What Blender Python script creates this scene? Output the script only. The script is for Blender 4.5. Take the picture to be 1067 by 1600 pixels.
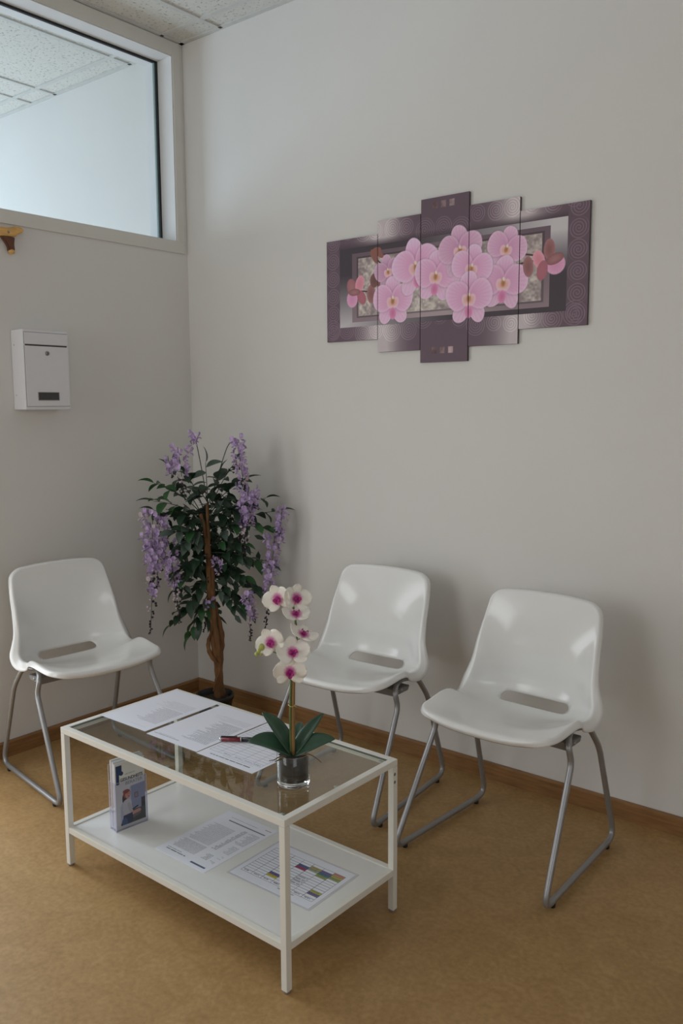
import bpy, bmesh, math, random
import numpy as np
from mathutils import Vector, Matrix
random.seed(7)
rng = np.random.default_rng(11)
SC = bpy.context.scene
COL = SC.collection
for o in list(bpy.data.objects):
    bpy.data.objects.remove(o)

# ------------------------------------------------------------------ camera
F_PX, YAW, PITCH, ROLL = 1332.9, 2.2498, 0.1256, -0.0052
fw = Vector((math.cos(PITCH)*math.cos(YAW), math.cos(PITCH)*math.sin(YAW), -math.sin(PITCH)))
r0 = Vector((math.sin(YAW), -math.cos(YAW), 0)); u0 = r0.cross(fw)
rt = r0*math.cos(ROLL)+u0*math.sin(ROLL); up = -r0*math.sin(ROLL)+u0*math.cos(ROLL)
cd = bpy.data.cameras.new('camera'); cam = bpy.data.objects.new('camera', cd); COL.objects.link(cam)
cd.sensor_fit = 'VERTICAL'; cd.sensor_height = 24.0; cd.lens = F_PX/1600*24.0
cd.clip_start = 0.02; cd.clip_end = 60
cam.matrix_world = Matrix(((rt.x, up.x, -fw.x, 3.0658), (rt.y, up.y, -fw.y, -2.6878), (rt.z, up.z, -fw.z, 1.3745), (0, 0, 0, 1)))
SC.camera = cam

# ------------------------------------------------------------------ world, lights, exposure
w = bpy.data.worlds.new('world'); SC.world = w; w.use_nodes = True
w.node_tree.nodes['Background'].inputs[0].default_value = (0.75, 0.86, 1.0, 1)
w.node_tree.nodes['Background'].inputs[1].default_value = 1.0

def area(name, loc, target, sx, sy, power, col):
    l = bpy.data.lights.new(name, 'AREA'); l.shape = 'RECTANGLE'; l.size = sx; l.size_y = sy
    l.energy = power; l.color = col
    o = bpy.data.objects.new(name, l); COL.objects.link(o)
    o.location = loc
    o.rotation_euler = (Vector(target)-Vector(loc)).to_track_quat('-Z', 'Y').to_euler()
    return o
# daylight at the window of the adjoining room, plus added fill lamps behind the camera and at right
area('daylight_adjoining', (-3.15, -1.3, 1.5), (0, -1.3, 1.4), 1.0, 1.5, 92, (0.66, 0.83, 1.0))
area('fill_behind', (.75, -4.5, 1.7), (.75, 0, 1.5), 1.4, 1.7, 18, (1.0, 0.985, 0.965))  # added fill lamp, no known window there
area('daylight_doorway', (-.24, -1.69, 1.05), (3, -1.45, 1.05), 0.85, 1.8, 16, (0.90, 0.95, 1.0))
area('fill_right', (4.6, -3.4, 1.75), (0, -.9, 1.4), 1.6, 1.5, 9.5, (1.0, 0.97, 0.93))  # added fill to brighten the left wall and left chair
SC.view_settings.view_transform = 'Standard'
SC.view_settings.look = 'None'
SC.view_settings.exposure = 0.0
SC.view_settings.gamma = 1.0
SC.view_settings.use_curve_mapping = False

# ------------------------------------------------------------------ helpers: materials
def lin(c):
    return tuple((x/12.92 if x <= 0.04045 else ((x+0.055)/1.055)**2.4) for x in c)
def rgb(r, g, b):
    return lin((r/255, g/255, b/255))+(1,)
def mat(name, color, rough=0.5, metal=0.0, var=0.04, scale=30, bump=0.0, bscale=200, coat=0.0, spec=0.5, stretch=None):
    m = bpy.data.materials.new(name); m.use_nodes = True
    nt = m.node_tree; N = nt.nodes; L = nt.links
    b = N['Principled BSDF']
    b.inputs['Roughness'].default_value = rough; b.inputs['Metallic'].default_value = metal
    b.inputs['Coat Weight'].default_value = coat; b.inputs['Specular IOR Level'].default_value = spec
    tc = N.new('ShaderNodeTexCoord')
    src = tc.outputs['Object']
    if stretch:
        mp = N.new('ShaderNodeMapping'); mp.inputs['Scale'].default_value = stretch
        L.new(src, mp.inputs[0]); src = mp.outputs[0]
    nz = N.new('ShaderNodeTexNoise'); nz.inputs['Scale'].default_value = scale; nz.inputs['Detail'].default_value = 5
    L.new(src, nz.inputs['Vector'])
    cr = N.new('ShaderNodeValToRGB')
    c = color[:3]
    cr.color_ramp.elements[0].position = 0.3; cr.color_ramp.elements[1].position = 0.7
    cr.color_ramp.elements[0].color = tuple(max(0, x*(1-var)) for x in c)+(1,)
    cr.color_ramp.elements[1].color = tuple(min(1, x*(1+var)) for x in c)+(1,)
    L.new(nz.outputs['Fac'], cr.inputs[0]); L.new(cr.outputs[0], b.inputs['Base Color'])
    if bump:
        n2 = N.new('ShaderNodeTexNoise'); n2.inputs['Scale'].default_value = bscale; n2.inputs['Detail'].default_value = 3
        L.new(src, n2.inputs['Vector'])
        bp = N.new('ShaderNodeBump'); bp.inputs['Strength'].default_value = bump; bp.inputs['Distance'].default_value = 0.002
        L.new(n2.outputs['Fac'], bp.inputs['Height']); L.new(bp.outputs[0], b.inputs['Normal'])
    return m
def thin_glass(name, tint, ior=1.45, refl=(1, 1, 1)):
    m = bpy.data.materials.new(name); m.use_nodes = True
    nt = m.node_tree; N = nt.nodes; L = nt.links
    N.remove(N['Principled BSDF'])
    t = N.new('ShaderNodeBsdfTransparent'); t.inputs[0].default_value = tint
    g = N.new('ShaderNodeBsdfGlossy'); g.inputs['Roughness'].default_value = 0.0; g.inputs[0].default_value = refl+(1,)
    fr = N.new('ShaderNodeFresnel')
    ge = N.new('ShaderNodeNewGeometry'); ml = N.new('ShaderNodeMath'); ml.operation = 'MULTIPLY_ADD'   # same reflectance on both faces of the sheet
    L.new(ge.outputs['Backfacing'], ml.inputs[0]); ml.inputs[1].default_value = 1/ior-ior; ml.inputs[2].default_value = ior
    L.new(ml.outputs[0], fr.inputs[0])
    mx = N.new('ShaderNodeMixShader')
    L.new(fr.outputs[0], mx.inputs[0]); L.new(t.outputs[0], mx.inputs[1]); L.new(g.outputs[0], mx.inputs[2])
    L.new(mx.outputs[0], N['Material Output'].inputs[0])
    return m
def image_mat(name, arr, rough=0.45):
    h, wd = arr.shape[:2]
    im = bpy.data.images.new(name, wd, h)
    px = np.ones((h, wd, 4), np.float32); px[..., :3] = np.clip(arr, 0, 1)
    im.pixels.foreach_set(px.ravel()); im.update(); im.pack()
    m = bpy.data.materials.new(name); m.use_nodes = True
    N = m.node_tree.nodes; L = m.node_tree.links
    t = N.new('ShaderNodeTexImage'); t.image = im
    L.new(t.outputs[0], N['Principled BSDF'].inputs['Base Color'])
    N['Principled BSDF'].inputs['Roughness'].default_value = rough
    return m

# ------------------------------------------------------------------ helpers: objects
def tag(o, label, cat, group=None):
    o['label'] = label; o['category'] = cat
    if group: o['group'] = group
    return o
def thing(name, label, cat, loc=(0, 0, 0), rz=0.0, group=None):
    o = bpy.data.objects.new(name, None); COL.objects.link(o)
    o.empty_display_size = 0.05
    o.location = loc; o.rotation_euler = (0, 0, rz)
    return tag(o, label, cat, group)
def link_mesh(name, me, parent=None, loc=None):
    o = bpy.data.objects.new(name, me); COL.objects.link(o)
    if parent: o.parent = parent
    if loc is not None: o.location = loc
    return o
def obj(name, bm, mats, parent=None, loc=None, smooth=False):
    me = bpy.data.meshes.new(name); bm.normal_update(); bm.to_mesh(me); bm.free()
    for m in (mats if isinstance(mats, (list, tuple)) else [mats]): me.materials.append(m)
    if smooth:
        me.polygons.foreach_set('use_smooth', [True]*len(me.polygons))
    return link_mesh(name, me, parent, loc)
def struct(name, bm, m, parent=None):
    o = obj(name, bm, m, parent)
    if not parent: o['kind'] = 'structure'
    return o
def copy_tree(o, parent=None):
    c = o.copy(); COL.objects.link(c); c.parent = parent
    for ch in [x for x in bpy.data.objects if x.parent == o]: copy_tree(ch, c)
    return c
def box(bm, a, b, bev=0.0, mi=0):
    x0, y0, z0 = a; x1, y1, z1 = b
    vs = [bm.verts.new(p) for p in ((x0, y0, z0), (x1, y0, z0), (x1, y1, z0), (x0, y1, z0), (x0, y0, z1), (x1, y0, z1), (x1, y1, z1), (x0, y1, z1))]
    fs = [bm.faces.new([vs[i] for i in q]) for q in ((0, 3, 2, 1), (4, 5, 6, 7), (0, 1, 5, 4), (1, 2, 6, 5), (2, 3, 7, 6), (3, 0, 4, 7))]
    for f in fs: f.material_index = mi
    if bev:
        es = list({e for f in fs for e in f.edges})
        bmesh.ops.bevel(bm, geom=es, offset=bev, segments=2, profile=0.7, affect='EDGES')
    return bm
def boxobj(name, a, b, m, parent=None, bev=0.0):
    return obj(name, box(bmesh.new(), a, b, bev), m, parent)
def frames(pts, closed):
    n = len(pts); T = []
    for i in range(n):
        a = pts[(i-1) % n] if closed or i > 0 else pts[i]
        b = pts[(i+1) % n] if closed or i < n-1 else pts[i]
        T.append((b-a).normalized())
    ref = Vector((0, 0, 1)) if abs(T[0].z) < 0.9 else Vector((1, 0, 0))
    U = [(ref-T[0]*ref.dot(T[0])).normalized()]
    for i in range(1, n):
        u = U[-1]-T[i]*U[-1].dot(T[i]); U.append(u.normalized())
    return T, U
def tube(bm, pts, rad, seg=8, closed=False, mi=0, cap=True):
    pts = [Vector(p) for p in pts]; n = len(pts)
    R = rad if isinstance(rad, (list, tuple)) else [rad]*n
    T, U = frames(pts, closed); rings = []
    for i in range(n):
        V = T[i].cross(U[i])
        rings.append([bm.verts.new(pts[i]+(U[i]*math.cos(2*math.pi*k/seg)+V*math.sin(2*math.pi*k/seg))*R[i]) for k in range(seg)])
    def ring(a, b, sh=0):
        for k in range(seg):
            f = bm.faces.new((a[k], a[(k+1) % seg], b[(k+1+sh) % seg], b[(k+sh) % seg])); f.smooth = True; f.material_index = mi
    for i in range(n-1): ring(rings[i], rings[i+1])
    if closed:
        sh = min(range(seg), key=lambda s: sum((rings[-1][k].co-rings[0][(k+s) % seg].co).length for k in range(seg)))
        ring(rings[-1], rings[0], sh)
    elif cap:
        f = bm.faces.new(rings[0][::-1]); f.material_index = mi
        f = bm.faces.new(rings[-1]); f.material_index = mi
    return bm
def fillet(pts, rads, n=6, closed=False):
    P = [Vector(p) for p in pts]; out = []; m = len(P)
    for i in range(m):
        if not closed and i in (0, m-1): out.append(P[i]); continue
        a, b, c = P[i-1], P[i], P[(i+1) % m]
        d1 = (a-b); d2 = (c-b); r = min(rads[i], d1.length*0.48, d2.length*0.48)
        p0 = b+d1.normalized()*r; p2 = b+d2.normalized()*r
        for k in range(n+1):
            t = k/n; out.append(p0*(1-t)**2+b*2*t*(1-t)+p2*t*t)
    return out
def spline(pts, n=8):
    P = [Vector(p) for p in pts]; out = []
    for i in range(len(P)-1):
        a = P[i-1] if i else P[0]*2-P[1]; b = P[i]; c = P[i+1]; d = P[i+2] if i+2 < len(P) else P[-1]*2-P[-2]
        for k in range(n):
            t = k/n
            out.append(0.5*((2*b)+(c-a)*t+(2*a-5*b+4*c-d)*t*t+(3*b-a-3*c+d)*t**3))
    out.append(P[-1]); return out
def lathe(bm, prof, seg=32, c=(0, 0, 0), mi=0, smooth=True):
    rings = []
    for r, z in prof:
        rings.append([bm.verts.new((c[0]+r*math.cos(2*math.pi*k/seg), c[1]+r*math.sin(2*math.pi*k/seg), c[2]+z)) for k in range(seg)] if r > 1e-6 else [bm.verts.new((c[0], c[1], c[2]+z))])
    for a, b in zip(rings[:-1], rings[1:]):
        for k in range(seg):
            q = []
            for v in ((a[k % len(a)]), a[(k+1) % len(a)], b[(k+1) % len(b)], b[k % len(b)]):
                if v not in q: q.append(v)
            if len(q) > 2:
                f = bm.faces.new(q); f.smooth = smooth; f.material_index = mi
    return bm
def prism(bm, poly, h0, h1, axis='x'):
    """extrude a closed 2D outline; axis x: outline is (y,z), y: (x,z), z: (x,y)"""
    def P(p, h): return {'x': (h, p[0], p[1]), 'y': (p[0], h, p[1]), 'z': (p[0], p[1], h)}[axis]
    a = [bm.verts.new(P(p, h0)) for p in poly]; b = [bm.verts.new(P(p, h1)) for p in poly]
    n = len(poly)
    bm.faces.new(a[::-1]); bm.faces.new(b)
    for i in range(n): bm.faces.new((a[i], a[(i+1) % n], b[(i+1) % n], b[i]))
    bmesh.ops.recalc_face_normals(bm, faces=bm.faces)
    return bm
def text_mesh(name, body, size, m, parent, matrix, align='LEFT', bold=0.0, sx=1.0):
    cu = bpy.data.curves.new(name, 'FONT'); cu.body = body; cu.size = size; cu.align_x = align
    cu.extrude = 0.0001; cu.offset = bold
    tmp = bpy.data.objects.new(name+'_tmp', cu); COL.objects.link(tmp)
    dg = bpy.context.evaluated_depsgraph_get()
    me = bpy.data.meshes.new_from_object(tmp.evaluated_get(dg)); me.name = name
    bpy.data.objects.remove(tmp); bpy.data.curves.remove(cu)
    me.transform(Matrix.Diagonal((sx, 1, 1, 1))); me.transform(matrix)
    me.materials.clear(); me.materials.append(m)
    return link_mesh(name, me, parent)

# ------------------------------------------------------------------ setting materials
M_wall = mat('wall_paint', (0.76, 0.742, 0.71, 1), 0.85, var=0.012, scale=3, bump=0.12, bscale=260)
M_frame = mat('window_frame_paint', (0.73, 0.71, 0.66, 1), 0.55, var=0.02, scale=8)
M_reveal = mat('window_reveal_paint', (0.76, 0.75, 0.74, 1), 0.6, var=0.02, scale=8)
M_base = mat('baseboard_oak', (0.27, 0.135, 0.05, 1), 0.45, var=0.22, scale=14, stretch=(0.6, 0.6, 6))
M_gasket = mat('black_gasket', (0.008, 0.009, 0.01, 1), 0.6)
M_pane = thin_glass('window_glass', (0.97, 0.99, 1.0, 1), 1.3)
M_bar = mat('ceiling_grid_white', (0.62, 0.61, 0.58, 1), 0.5)
def tile_material():
    m = mat('mineral_fibre_tile', (0.70, 0.68, 0.63, 1), 0.95, var=0.03, scale=20)
    N = m.node_tree.nodes; L = m.node_tree.links; b = N['Principled BSDF']
    tc = N.new('ShaderNodeTexCoord')
    v = N.new('ShaderNodeTexNoise'); v.inputs['Scale'].default_value = 75; v.inputs['Detail'].default_value = 2.5
    L.new(tc.outputs['Object'], v.inputs['Vector'])
    r = N.new('ShaderNodeValToRGB'); r.color_ramp.elements[0].position = 0.33; r.color_ramp.elements[1].position = 0.41
    r.color_ramp.elements[0].color = (0.62, 0.61, 0.59, 1); r.color_ramp.elements[1].color = (1, 1, 1, 1)
    L.new(v.outputs['Fac'], r.inputs[0])
    old = b.inputs['Base Color'].links[0].from_socket
    mx = N.new('ShaderNodeMix'); mx.data_type = 'RGBA'; mx.blend_type = 'MULTIPLY'; mx.inputs[0].default_value = 1
    L.new(old, mx.inputs[6]); L.new(r.outputs[0], mx.inputs[7]); L.new(mx.outputs[2], b.inputs['Base Color'])
    bp = N.new('ShaderNodeBump'); bp.inputs['Strength'].default_value = 0.8; bp.inputs['Distance'].default_value = 0.004
    L.new(r.outputs[0], bp.inputs['Height']); L.new(bp.outputs[0], b.inputs['Normal'])
    return m
M_tile = tile_material()
def floor_material():
    m = bpy.data.materials.new('linoleum'); m.use_nodes = True
    N = m.node_tree.nodes; L = m.node_tree.links; b = N['Principled BSDF']
    tc = N.new('ShaderNodeTexCoord')
    n1 = N.new('ShaderNodeTexNoise'); n1.inputs['Scale'].default_value = 9; n1.inputs['Detail'].default_value = 9; n1.inputs['Roughness'].default_value = 0.7; n1.inputs['Distortion'].default_value = 1.2
    n2 = N.new('ShaderNodeTexNoise'); n2.inputs['Scale'].default_value = 70; n2.inputs['Detail'].default_value = 4
    for n in (n1, n2): L.new(tc.outputs['Object'], n.inputs['Vector'])
    c1 = N.new('ShaderNodeValToRGB'); e = c1.color_ramp.elements
    e[0].position = 0.28; e[0].color = (0.36, 0.213, 0.084, 1); e[1].position = 0.72; e[1].color = (0.47, 0.297, 0.13, 1)
    c2 = N.new('ShaderNodeValToRGB'); e = c2.color_ramp.elements
    e[0].position = 0.3; e[0].color = (0.86, 0.84, 0.8, 1); e[1].position = 0.65; e[1].color = (1.05, 1.05, 1.05, 1)
    L.new(n1.outputs['Fac'], c1.inputs[0]); L.new(n2.outputs['Fac'], c2.inputs[0])
    mx = N.new('ShaderNodeMix'); mx.data_type = 'RGBA'; mx.blend_type = 'MULTIPLY'; mx.inputs[0].default_value = 1
    L.new(c1.outputs[0], mx.inputs[6]); L.new(c2.outputs[0], mx.inputs[7]); L.new(mx.outputs[2], b.inputs['Base Color'])
    b.inputs['Roughness'].default_value = 0.42; b.inputs['Specular IOR Level'].default_value = 0.35
    return m
M_floor = floor_material()

# ------------------------------------------------------------------ setting: rooms
CE = 2.959; XR, YF, XA = 4.7, -4.6, -3.3
struct('floor', box(bmesh.new(), (XA-.2, YF-.2, -.12), (XR+.2, .2, 0)), M_floor)
struct('wall_right', box(bmesh.new(), (XA-.2, 0, 0), (XR+.2, .2, CE+.06)), M_wall)
def walls_with_hole(axis, c0, c1, lo, hi, holes, zt):
    """wall between c0..c1 in its thickness, lo..hi along, with rectangular openings (a,b,z0,z1)"""
    bm = bmesh.new()
    cuts = sorted({lo, hi}|{h[0] for h in holes}|{h[1] for h in holes}); zs = sorted({0, zt}|{h[2] for h in holes}|{h[3] for h in holes})
    for a, b in zip(cuts[:-1], cuts[1:]):
        run = None
        for z0, z1 in zip(zs[:-1], zs[1:]):
            inside = any(h[0] <= a and b <= h[1] and h[2] <= z0 and z1 <= h[3] for h in holes)
            if not inside:
                if run and abs(run[1]-z0) < 1e-9: run = (run[0], z1)
                else:
                    if run: box(bm, *( ((c0, a, run[0]), (c1, b, run[1])) if axis == 'x' else ((a, c0, run[0]), (b, c1, run[1])) ))
                    run = (z0, z1)
        if run: box(bm, *( ((c0, a, run[0]), (c1, b, run[1])) if axis == 'x' else ((a, c0, run[0]), (b, c1, run[1])) ))
    return bm
WY0, WY1, WZ0, WZ1 = -2.3, -0.06, 2.105, 2.898
DY0, DY1, DZ1 = -2.15, -1.22, 2.0
struct('wall_left', walls_with_hole('x', -.18, 0, YF, 0, [(WY0, WY1, WZ0, WZ1), (DY0, DY1, 0, DZ1)], CE+.06), M_wall)
struct('wall_adjoining', walls_with_hole('x', XA-.2, XA, YF, 0, [(-1.8, -.8, .75, 2.25)], CE+.06), M_wall)
struct('wall_front', walls_with_hole('y', YF-.2, YF, XA-.2, XR+.2, [(.05, 1.45, .85, 2.55)], CE+.06), M_wall)
struct('wall_back', walls_with_hole('x', XR, XR+.2, YF, 0, [(-4.25, -2.55, .95, 2.5)], CE+.06), M_wall)

# ceiling: slab, lay-in tiles, T bars and wall angles
ceil = struct('ceiling', box(bmesh.new(), (XA-.2, YF-.2, CE+.05), (XR+.2, .2, CE+.15)), M_bar)
P = 0.615
gx = [0.25+P*k for k in range(-6, 8)]; gy = [-0.118-P*k for k in range(0, 8)]
def cells(lo, hi, g):
    e = [lo]+sorted(v for v in g if lo+.02 < v < hi-.02)+[hi]
    return list(zip(e[:-1], e[1:]))
tile_cache = {}
for (x0, x1, extra) in ((0.0, XR, []), (XA, -.18, [-1.19])):
    for a, b in cells(x0, x1, gx+extra):
        for c, d in cells(YF, 0, gy):
            key = (round(b-a, 3), round(d-c, 3))
            if key not in tile_cache:
                bm = bmesh.new(); box(bm, (-key[0]/2+.002, -key[1]/2+.002, 0), (key[0]/2-.002, key[1]/2-.002, .016))
                me = bpy.data.meshes.new('tile'); bm.to_mesh(me); bm.free(); me.materials.append(M_tile); tile_cache[key] = me
            link_mesh('tile', tile_cache[key], ceil, ((a+b)/2, (c+d)/2, CE+.006))
    for v in gx+extra:
        if x0+.02 < v < x1-.02:
            boxobj('grid_bar', (v-.012, YF, CE), (v+.012, 0, CE+.006), M_bar, ceil)
    for v in gy:
        boxobj('grid_bar', (x0, v-.012, CE+.0005), (x1, v+.012, CE+.0065), M_bar, ceil)
    for a, b in (((x0, -.022, CE-.001), (x1, -.0005, CE+.006)), ((x0+.0005, YF, CE-.001), (x0+.022, 0, CE+.006)), ((x1-.022, YF, CE-.001), (x1-.0005, 0, CE+.006))):
        boxobj('wall_angle', a, b, M_bar, ceil)
M_dark = mat('dark_clip', (0.05, 0.045, 0.04, 1), 0.9)  # plain dark colour of the bar clips
for a, b in (((.258, -.024, CE-.0015), (.274, -.010, CE)), ((.006, -.130, CE-.0015), (.02, -.114, CE)), ((-.36, -.022, CE-.0015), (-.34, -.01, CE)), ((-.975, -.022, CE-.0015), (-.955, -.01, CE))):
    boxobj('bar_clip', a, b, M_dark, ceil)

# baseboards (oak strip with a chamfered top)
def baseboard(name, axis, lo, hi, flip=1):
    poly = [(0.0005, 0), (.016, 0), (.016, .056), (.011, .0615), (.0005, .0615)]
    bm = bmesh.new()
    if axis == 'x': prism(bm, [(-p[0], p[1]) for p in poly], lo, hi, 'x')
    else: prism(bm, poly, lo, hi, 'y')
    return struct(name, bm, M_base)
baseboard('baseboard_right', 'x', 0.0005, XR)
baseboard('baseboard_left', 'y', DY1-.0+.06, -.0165)

# window_1: interior clerestory with deep reveal, casing, gasket and pane
def casing(bm, y0, y1, z0, z1, b):
    box(bm, (0.0005, y0, z0), (.0065, y1, z1), b)
bm = bmesh.new(); casing(bm, WY0-.05, -.018, 2.055, WZ0, .002); win = struct('window_1', bm, M_frame)
bm = bmesh.new(); casing(bm, WY1, -.018, WZ0, 2.955, .001); obj('frame_stile', bm, M_frame, win)
bm = bmesh.new(); casing(bm, WY0, WY1, WZ1, 2.955, .001); obj('frame_head', bm, M_frame, win)
bm = bmesh.new(); casing(bm, WY0-.05, WY0, WZ0, 2.955, .001); obj('frame_stile', bm, M_frame, win)
t = .004
bm = bmesh.new(); box(bm, (-.18, WY1-t, WZ0), (0.0, WY1-.0003, WZ1)); obj('reveal_side', bm, M_reveal, win)
bm = bmesh.new(); box(bm, (-.18, WY0, WZ1-t), (0.0, WY1-t, WZ1-.0003)); obj('reveal_head', bm, M_reveal, win)
bm = bmesh.new(); box(bm, (-.18, WY0, WZ0+.0003), (0.0, WY1-t, WZ0+t)); obj('reveal_sill', bm, M_reveal, win)
bm = bmesh.new()
gx0, gx1, gb = -.106, -.094, .009
box(bm, (gx0, WY1-t-gb, WZ0+t), (gx1, WY1-t, WZ1-t)); box(bm, (gx0, WY0, WZ1-t-gb), (gx1, WY1-t-gb, WZ1-t))
obj('gasket', bm, M_gasket, win)
bm = bmesh.new()
box(bm, (gx0+.001, WY1-t-gb-.011, WZ0+t), (gx1-.002, WY1-t-gb-.006, WZ1-t-gb))
obj('glazing_bead', bm, mat('glazing_bead_grey', (.25, .34, .33, 1), .4), win)
bm = bmesh.new(); box(bm, (-.102, WY0, WZ0+t), (-.098, WY1-t-gb, WZ1-t-gb)); obj('pane', bm, M_pane, win)
# door_1: open doorway beyond the left edge of the picture
bm = bmesh.new()
box(bm, (-.2, DY1-.04, 0.001), (.015, DY1, DZ1)); box(bm, (-.2, DY0, 0.001), (.015, DY0+.04, DZ1)); box(bm, (-.2, DY0+.04, DZ1-.04), (.015, DY1-.04, DZ1))
struct('door_1', bm, M_frame)

# ------------------------------------------------------------------ chairs
M_plastic = mat('white_plastic', (0.82, 0.82, 0.80, 1), 0.17, var=0.012, scale=6, coat=0.15)
M_steel = mat('grey_painted_steel', (0.33, 0.33, 0.335, 1), 0.34, metal=0.55, var=0.03)
M_bracket = mat('grey_bracket', (0.22, 0.21, 0.20, 1), 0.5, metal=0.2)
M_rubber = mat('black_rubber', (0.015, 0.014, 0.014, 1), 0.7)
ROWS = np.array([  # centre d,z | edge d,z | half width, flange drop
    (-.199, .442, -.176, .457, .203, .010), (-.186, .448, -.166, .461, .212, .010), (-.12, .441, -.105, .463, .2155, .010),
    (-.03, .425, -.035, .470, .2165, .013), (.05, .413, .008, .467, .215, .018), (.115, .410, .045, .453, .214, .024),
    (.160, .419, .080, .452, .215, .030), (.190, .440, .106, .468, .214, .028), (.203, .485, .120, .500, .206, .020),
    (.199, .54, .131, .542, .1985, .014), (.197, .61, .152, .612, .195, .010), (.202, .68, .181, .680, .191, .008),
    (.211, .745, .202, .738, .1835, .008), (.214, .768, .207, .757, .176, .008)])
def cat1(ys, t):
    i = np.clip(np.floor(t).astype(int), 0, len(ys)-2); f = t-i
    g = lambda k: ys[np.clip(k, 0, len(ys)-1)]
    a, b, c, d = g(i-1), g(i), g(i+1), g(i+2)
    return 0.5*(2*b+(c-a)*f+(2*a-5*b+4*c-d)*f*f+(3*b-a-3*c+d)*f**3)
TT = np.linspace(0, len(ROWS)-1, 600)
cc = np.stack([cat1(ROWS[:, 0], TT), cat1(ROWS[:, 1], TT)], -1)
SS = np.concatenate([[0], np.cumsum(np.hypot(*np.diff(cc, axis=0).T))]); STOT = SS[-1]
def row_at(s):
    t = np.interp(s, SS, TT); return [cat1(ROWS[:, k], t) for k in range(6)]
RF, RT = .062, .032
def half_width(s):
    wd = row_at(s)[4]
    a = np.where(s < RF, RF-np.sqrt(np.maximum(RF**2-(RF-s)**2, 0)), 0)
    s2 = STOT-s
    b = np.where(s2 < RT, RT-np.sqrt(np.maximum(RT**2-(RT-s2)**2, 0)), 0)
    return wd-a-b
def shell(x, s):
    dc, zc, de, ze, wd, fl = row_at(s)
    b = np.minimum(np.abs(x)/wd, 1.0)**2.7
    return np.stack([x, dc+(de-dc)*b, zc+(ze-zc)*b], -1)
def chair_shell_mesh():
    NU = 44
    e1 = RF*(1-np.cos(np.linspace(0, math.pi/2, 9))); e2 = STOT-RT*(1-np.cos(np.linspace(0, math.pi/2, 7)))[::-1]
    sv = np.concatenate([e1, np.linspace(RF, STOT-RT, 74)[1:-1], e2])
    us = np.linspace(-1, 1, NU+1)
    S, U = np.meshgrid(sv, us, indexing='ij'); X = U*half_width(S)
    # hand slot at the seat/back bend
    tslot = np.interp(6.35, TT, SS); HL, HH = .117, .0225
    sd = lambda x, s: np.hypot(np.maximum(np.abs(x)-(HL-HH), 0), s-tslot)-HH
    nr, nc = X.shape
    keep = np.ones((nr-1, nc-1), bool)
    for i in range(nr-1):
        cx = (X[i, :-1]+X[i, 1:]+X[i+1, :-1]+X[i+1, 1:])/4; cs = (S[i, :-1]+S[i+1, :-1])/2
        keep[i] = sd(cx, cs) > 0
    hole = np.zeros((nr, nc), bool)
    for i in range(1, nr-1):
        for j in range(1, nc-1):
            q = keep[i-1:i+1, j-1:j+1]
            if q.any() and not q.all(): hole[i, j] = True
    for i, j in zip(*np.where(hole)):
        x, s = X[i, j], S[i, j]
        qx = math.copysign(min(abs(x), HL-HH), x); v = np.array([x-qx, s-tslot]); l = np.hypot(*v) or 1e-6
        v = v/l*HH; X[i, j] = qx+v[0]; S[i, j] = tslot+v[1]
    V = shell(X, S)
    bm = bmesh.new()
    vs = [[bm.verts.new(V[i, j]) for j in range(nc)] for i in range(nr)]
    for i in range(nr-1):
        for j in range(nc-1):
            if keep[i, j]: bm.faces.new((vs[i][j], vs[i][j+1], vs[i+1][j+1], vs[i+1][j]))
    for v in list(bm.verts):
        if not v.link_faces: bm.verts.remove(v)
    # rolled rim
    loop = [(0, j) for j in range(nc)]+[(i, nc-1) for i in range(1, nr)]+[(nr-1, j) for j in range(nc-2, -1, -1)]+[(i, 0) for i in range(nr-2, 0, -1)]
    n = len(loop); inner = lambda i, j: (min(max(i, 1), nr-2), min(max(j, 1), nc-2))
    fl = row_at(sv)[5]; rings = []
    Pn = [Vector(V[i, j]) for i, j in loop]; outs = []; nrm = []; drops = []
    for k, (i, j) in enumerate(loop):
        tg = (Pn[(k+1) % n]-Pn[k-1]).normalized()
        a, b = inner(i, j); inw = Vector(V[a, b])-Pn[k]
        inw = (inw-tg*inw.dot(tg)).normalized()
        N_ = tg.cross(inw).normalized()      # faces the sitter side
        outs.append(-inw); nrm.append(-N_)
        drops.append(fl[i] if j in (0, nc-1) else .010)
    def sm(L_, it):
        for _ in range(it):
            L_ = [(L_[k-1]+L_[k]*2+L_[(k+1) % n])/4 for k in range(n)]
        return L_
    outs = [v.normalized() for v in sm(outs, 3)]; nrm = [v.normalized() for v in sm(nrm, 3)]; drops = sm(drops, 3)
    r = .0085
    prev = [vs[i][j] for i, j in loop]
    for a, ext in ((22, 0), (45, 0), (68, 0), (90, 0), (90, .5), (90, 1)):
        a = math.radians(a)
        cur = [bm.verts.new(Pn[k]+outs[k]*(r*math.sin(a)+.002*ext)+nrm[k]*(r*(1-math.cos(a))+ext*drops[k])) for k in range(n)]
        for k in range(n): bm.faces.new((prev[k], cur[k], cur[(k+1) % n], prev[(k+1) % n]))
        prev = cur
    bmesh.ops.recalc_face_normals(bm, faces=bm.faces)
    c = [f for f in bm.faces if abs(f.calc_center_median().x) < .02 and f.calc_center_median().z < .45]
    if sum(f.normal.z for f in c) < 0: bmesh.ops.reverse_faces(bm, faces=bm.faces)
    for f in bm.faces: f.smooth = True
    return bm
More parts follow.
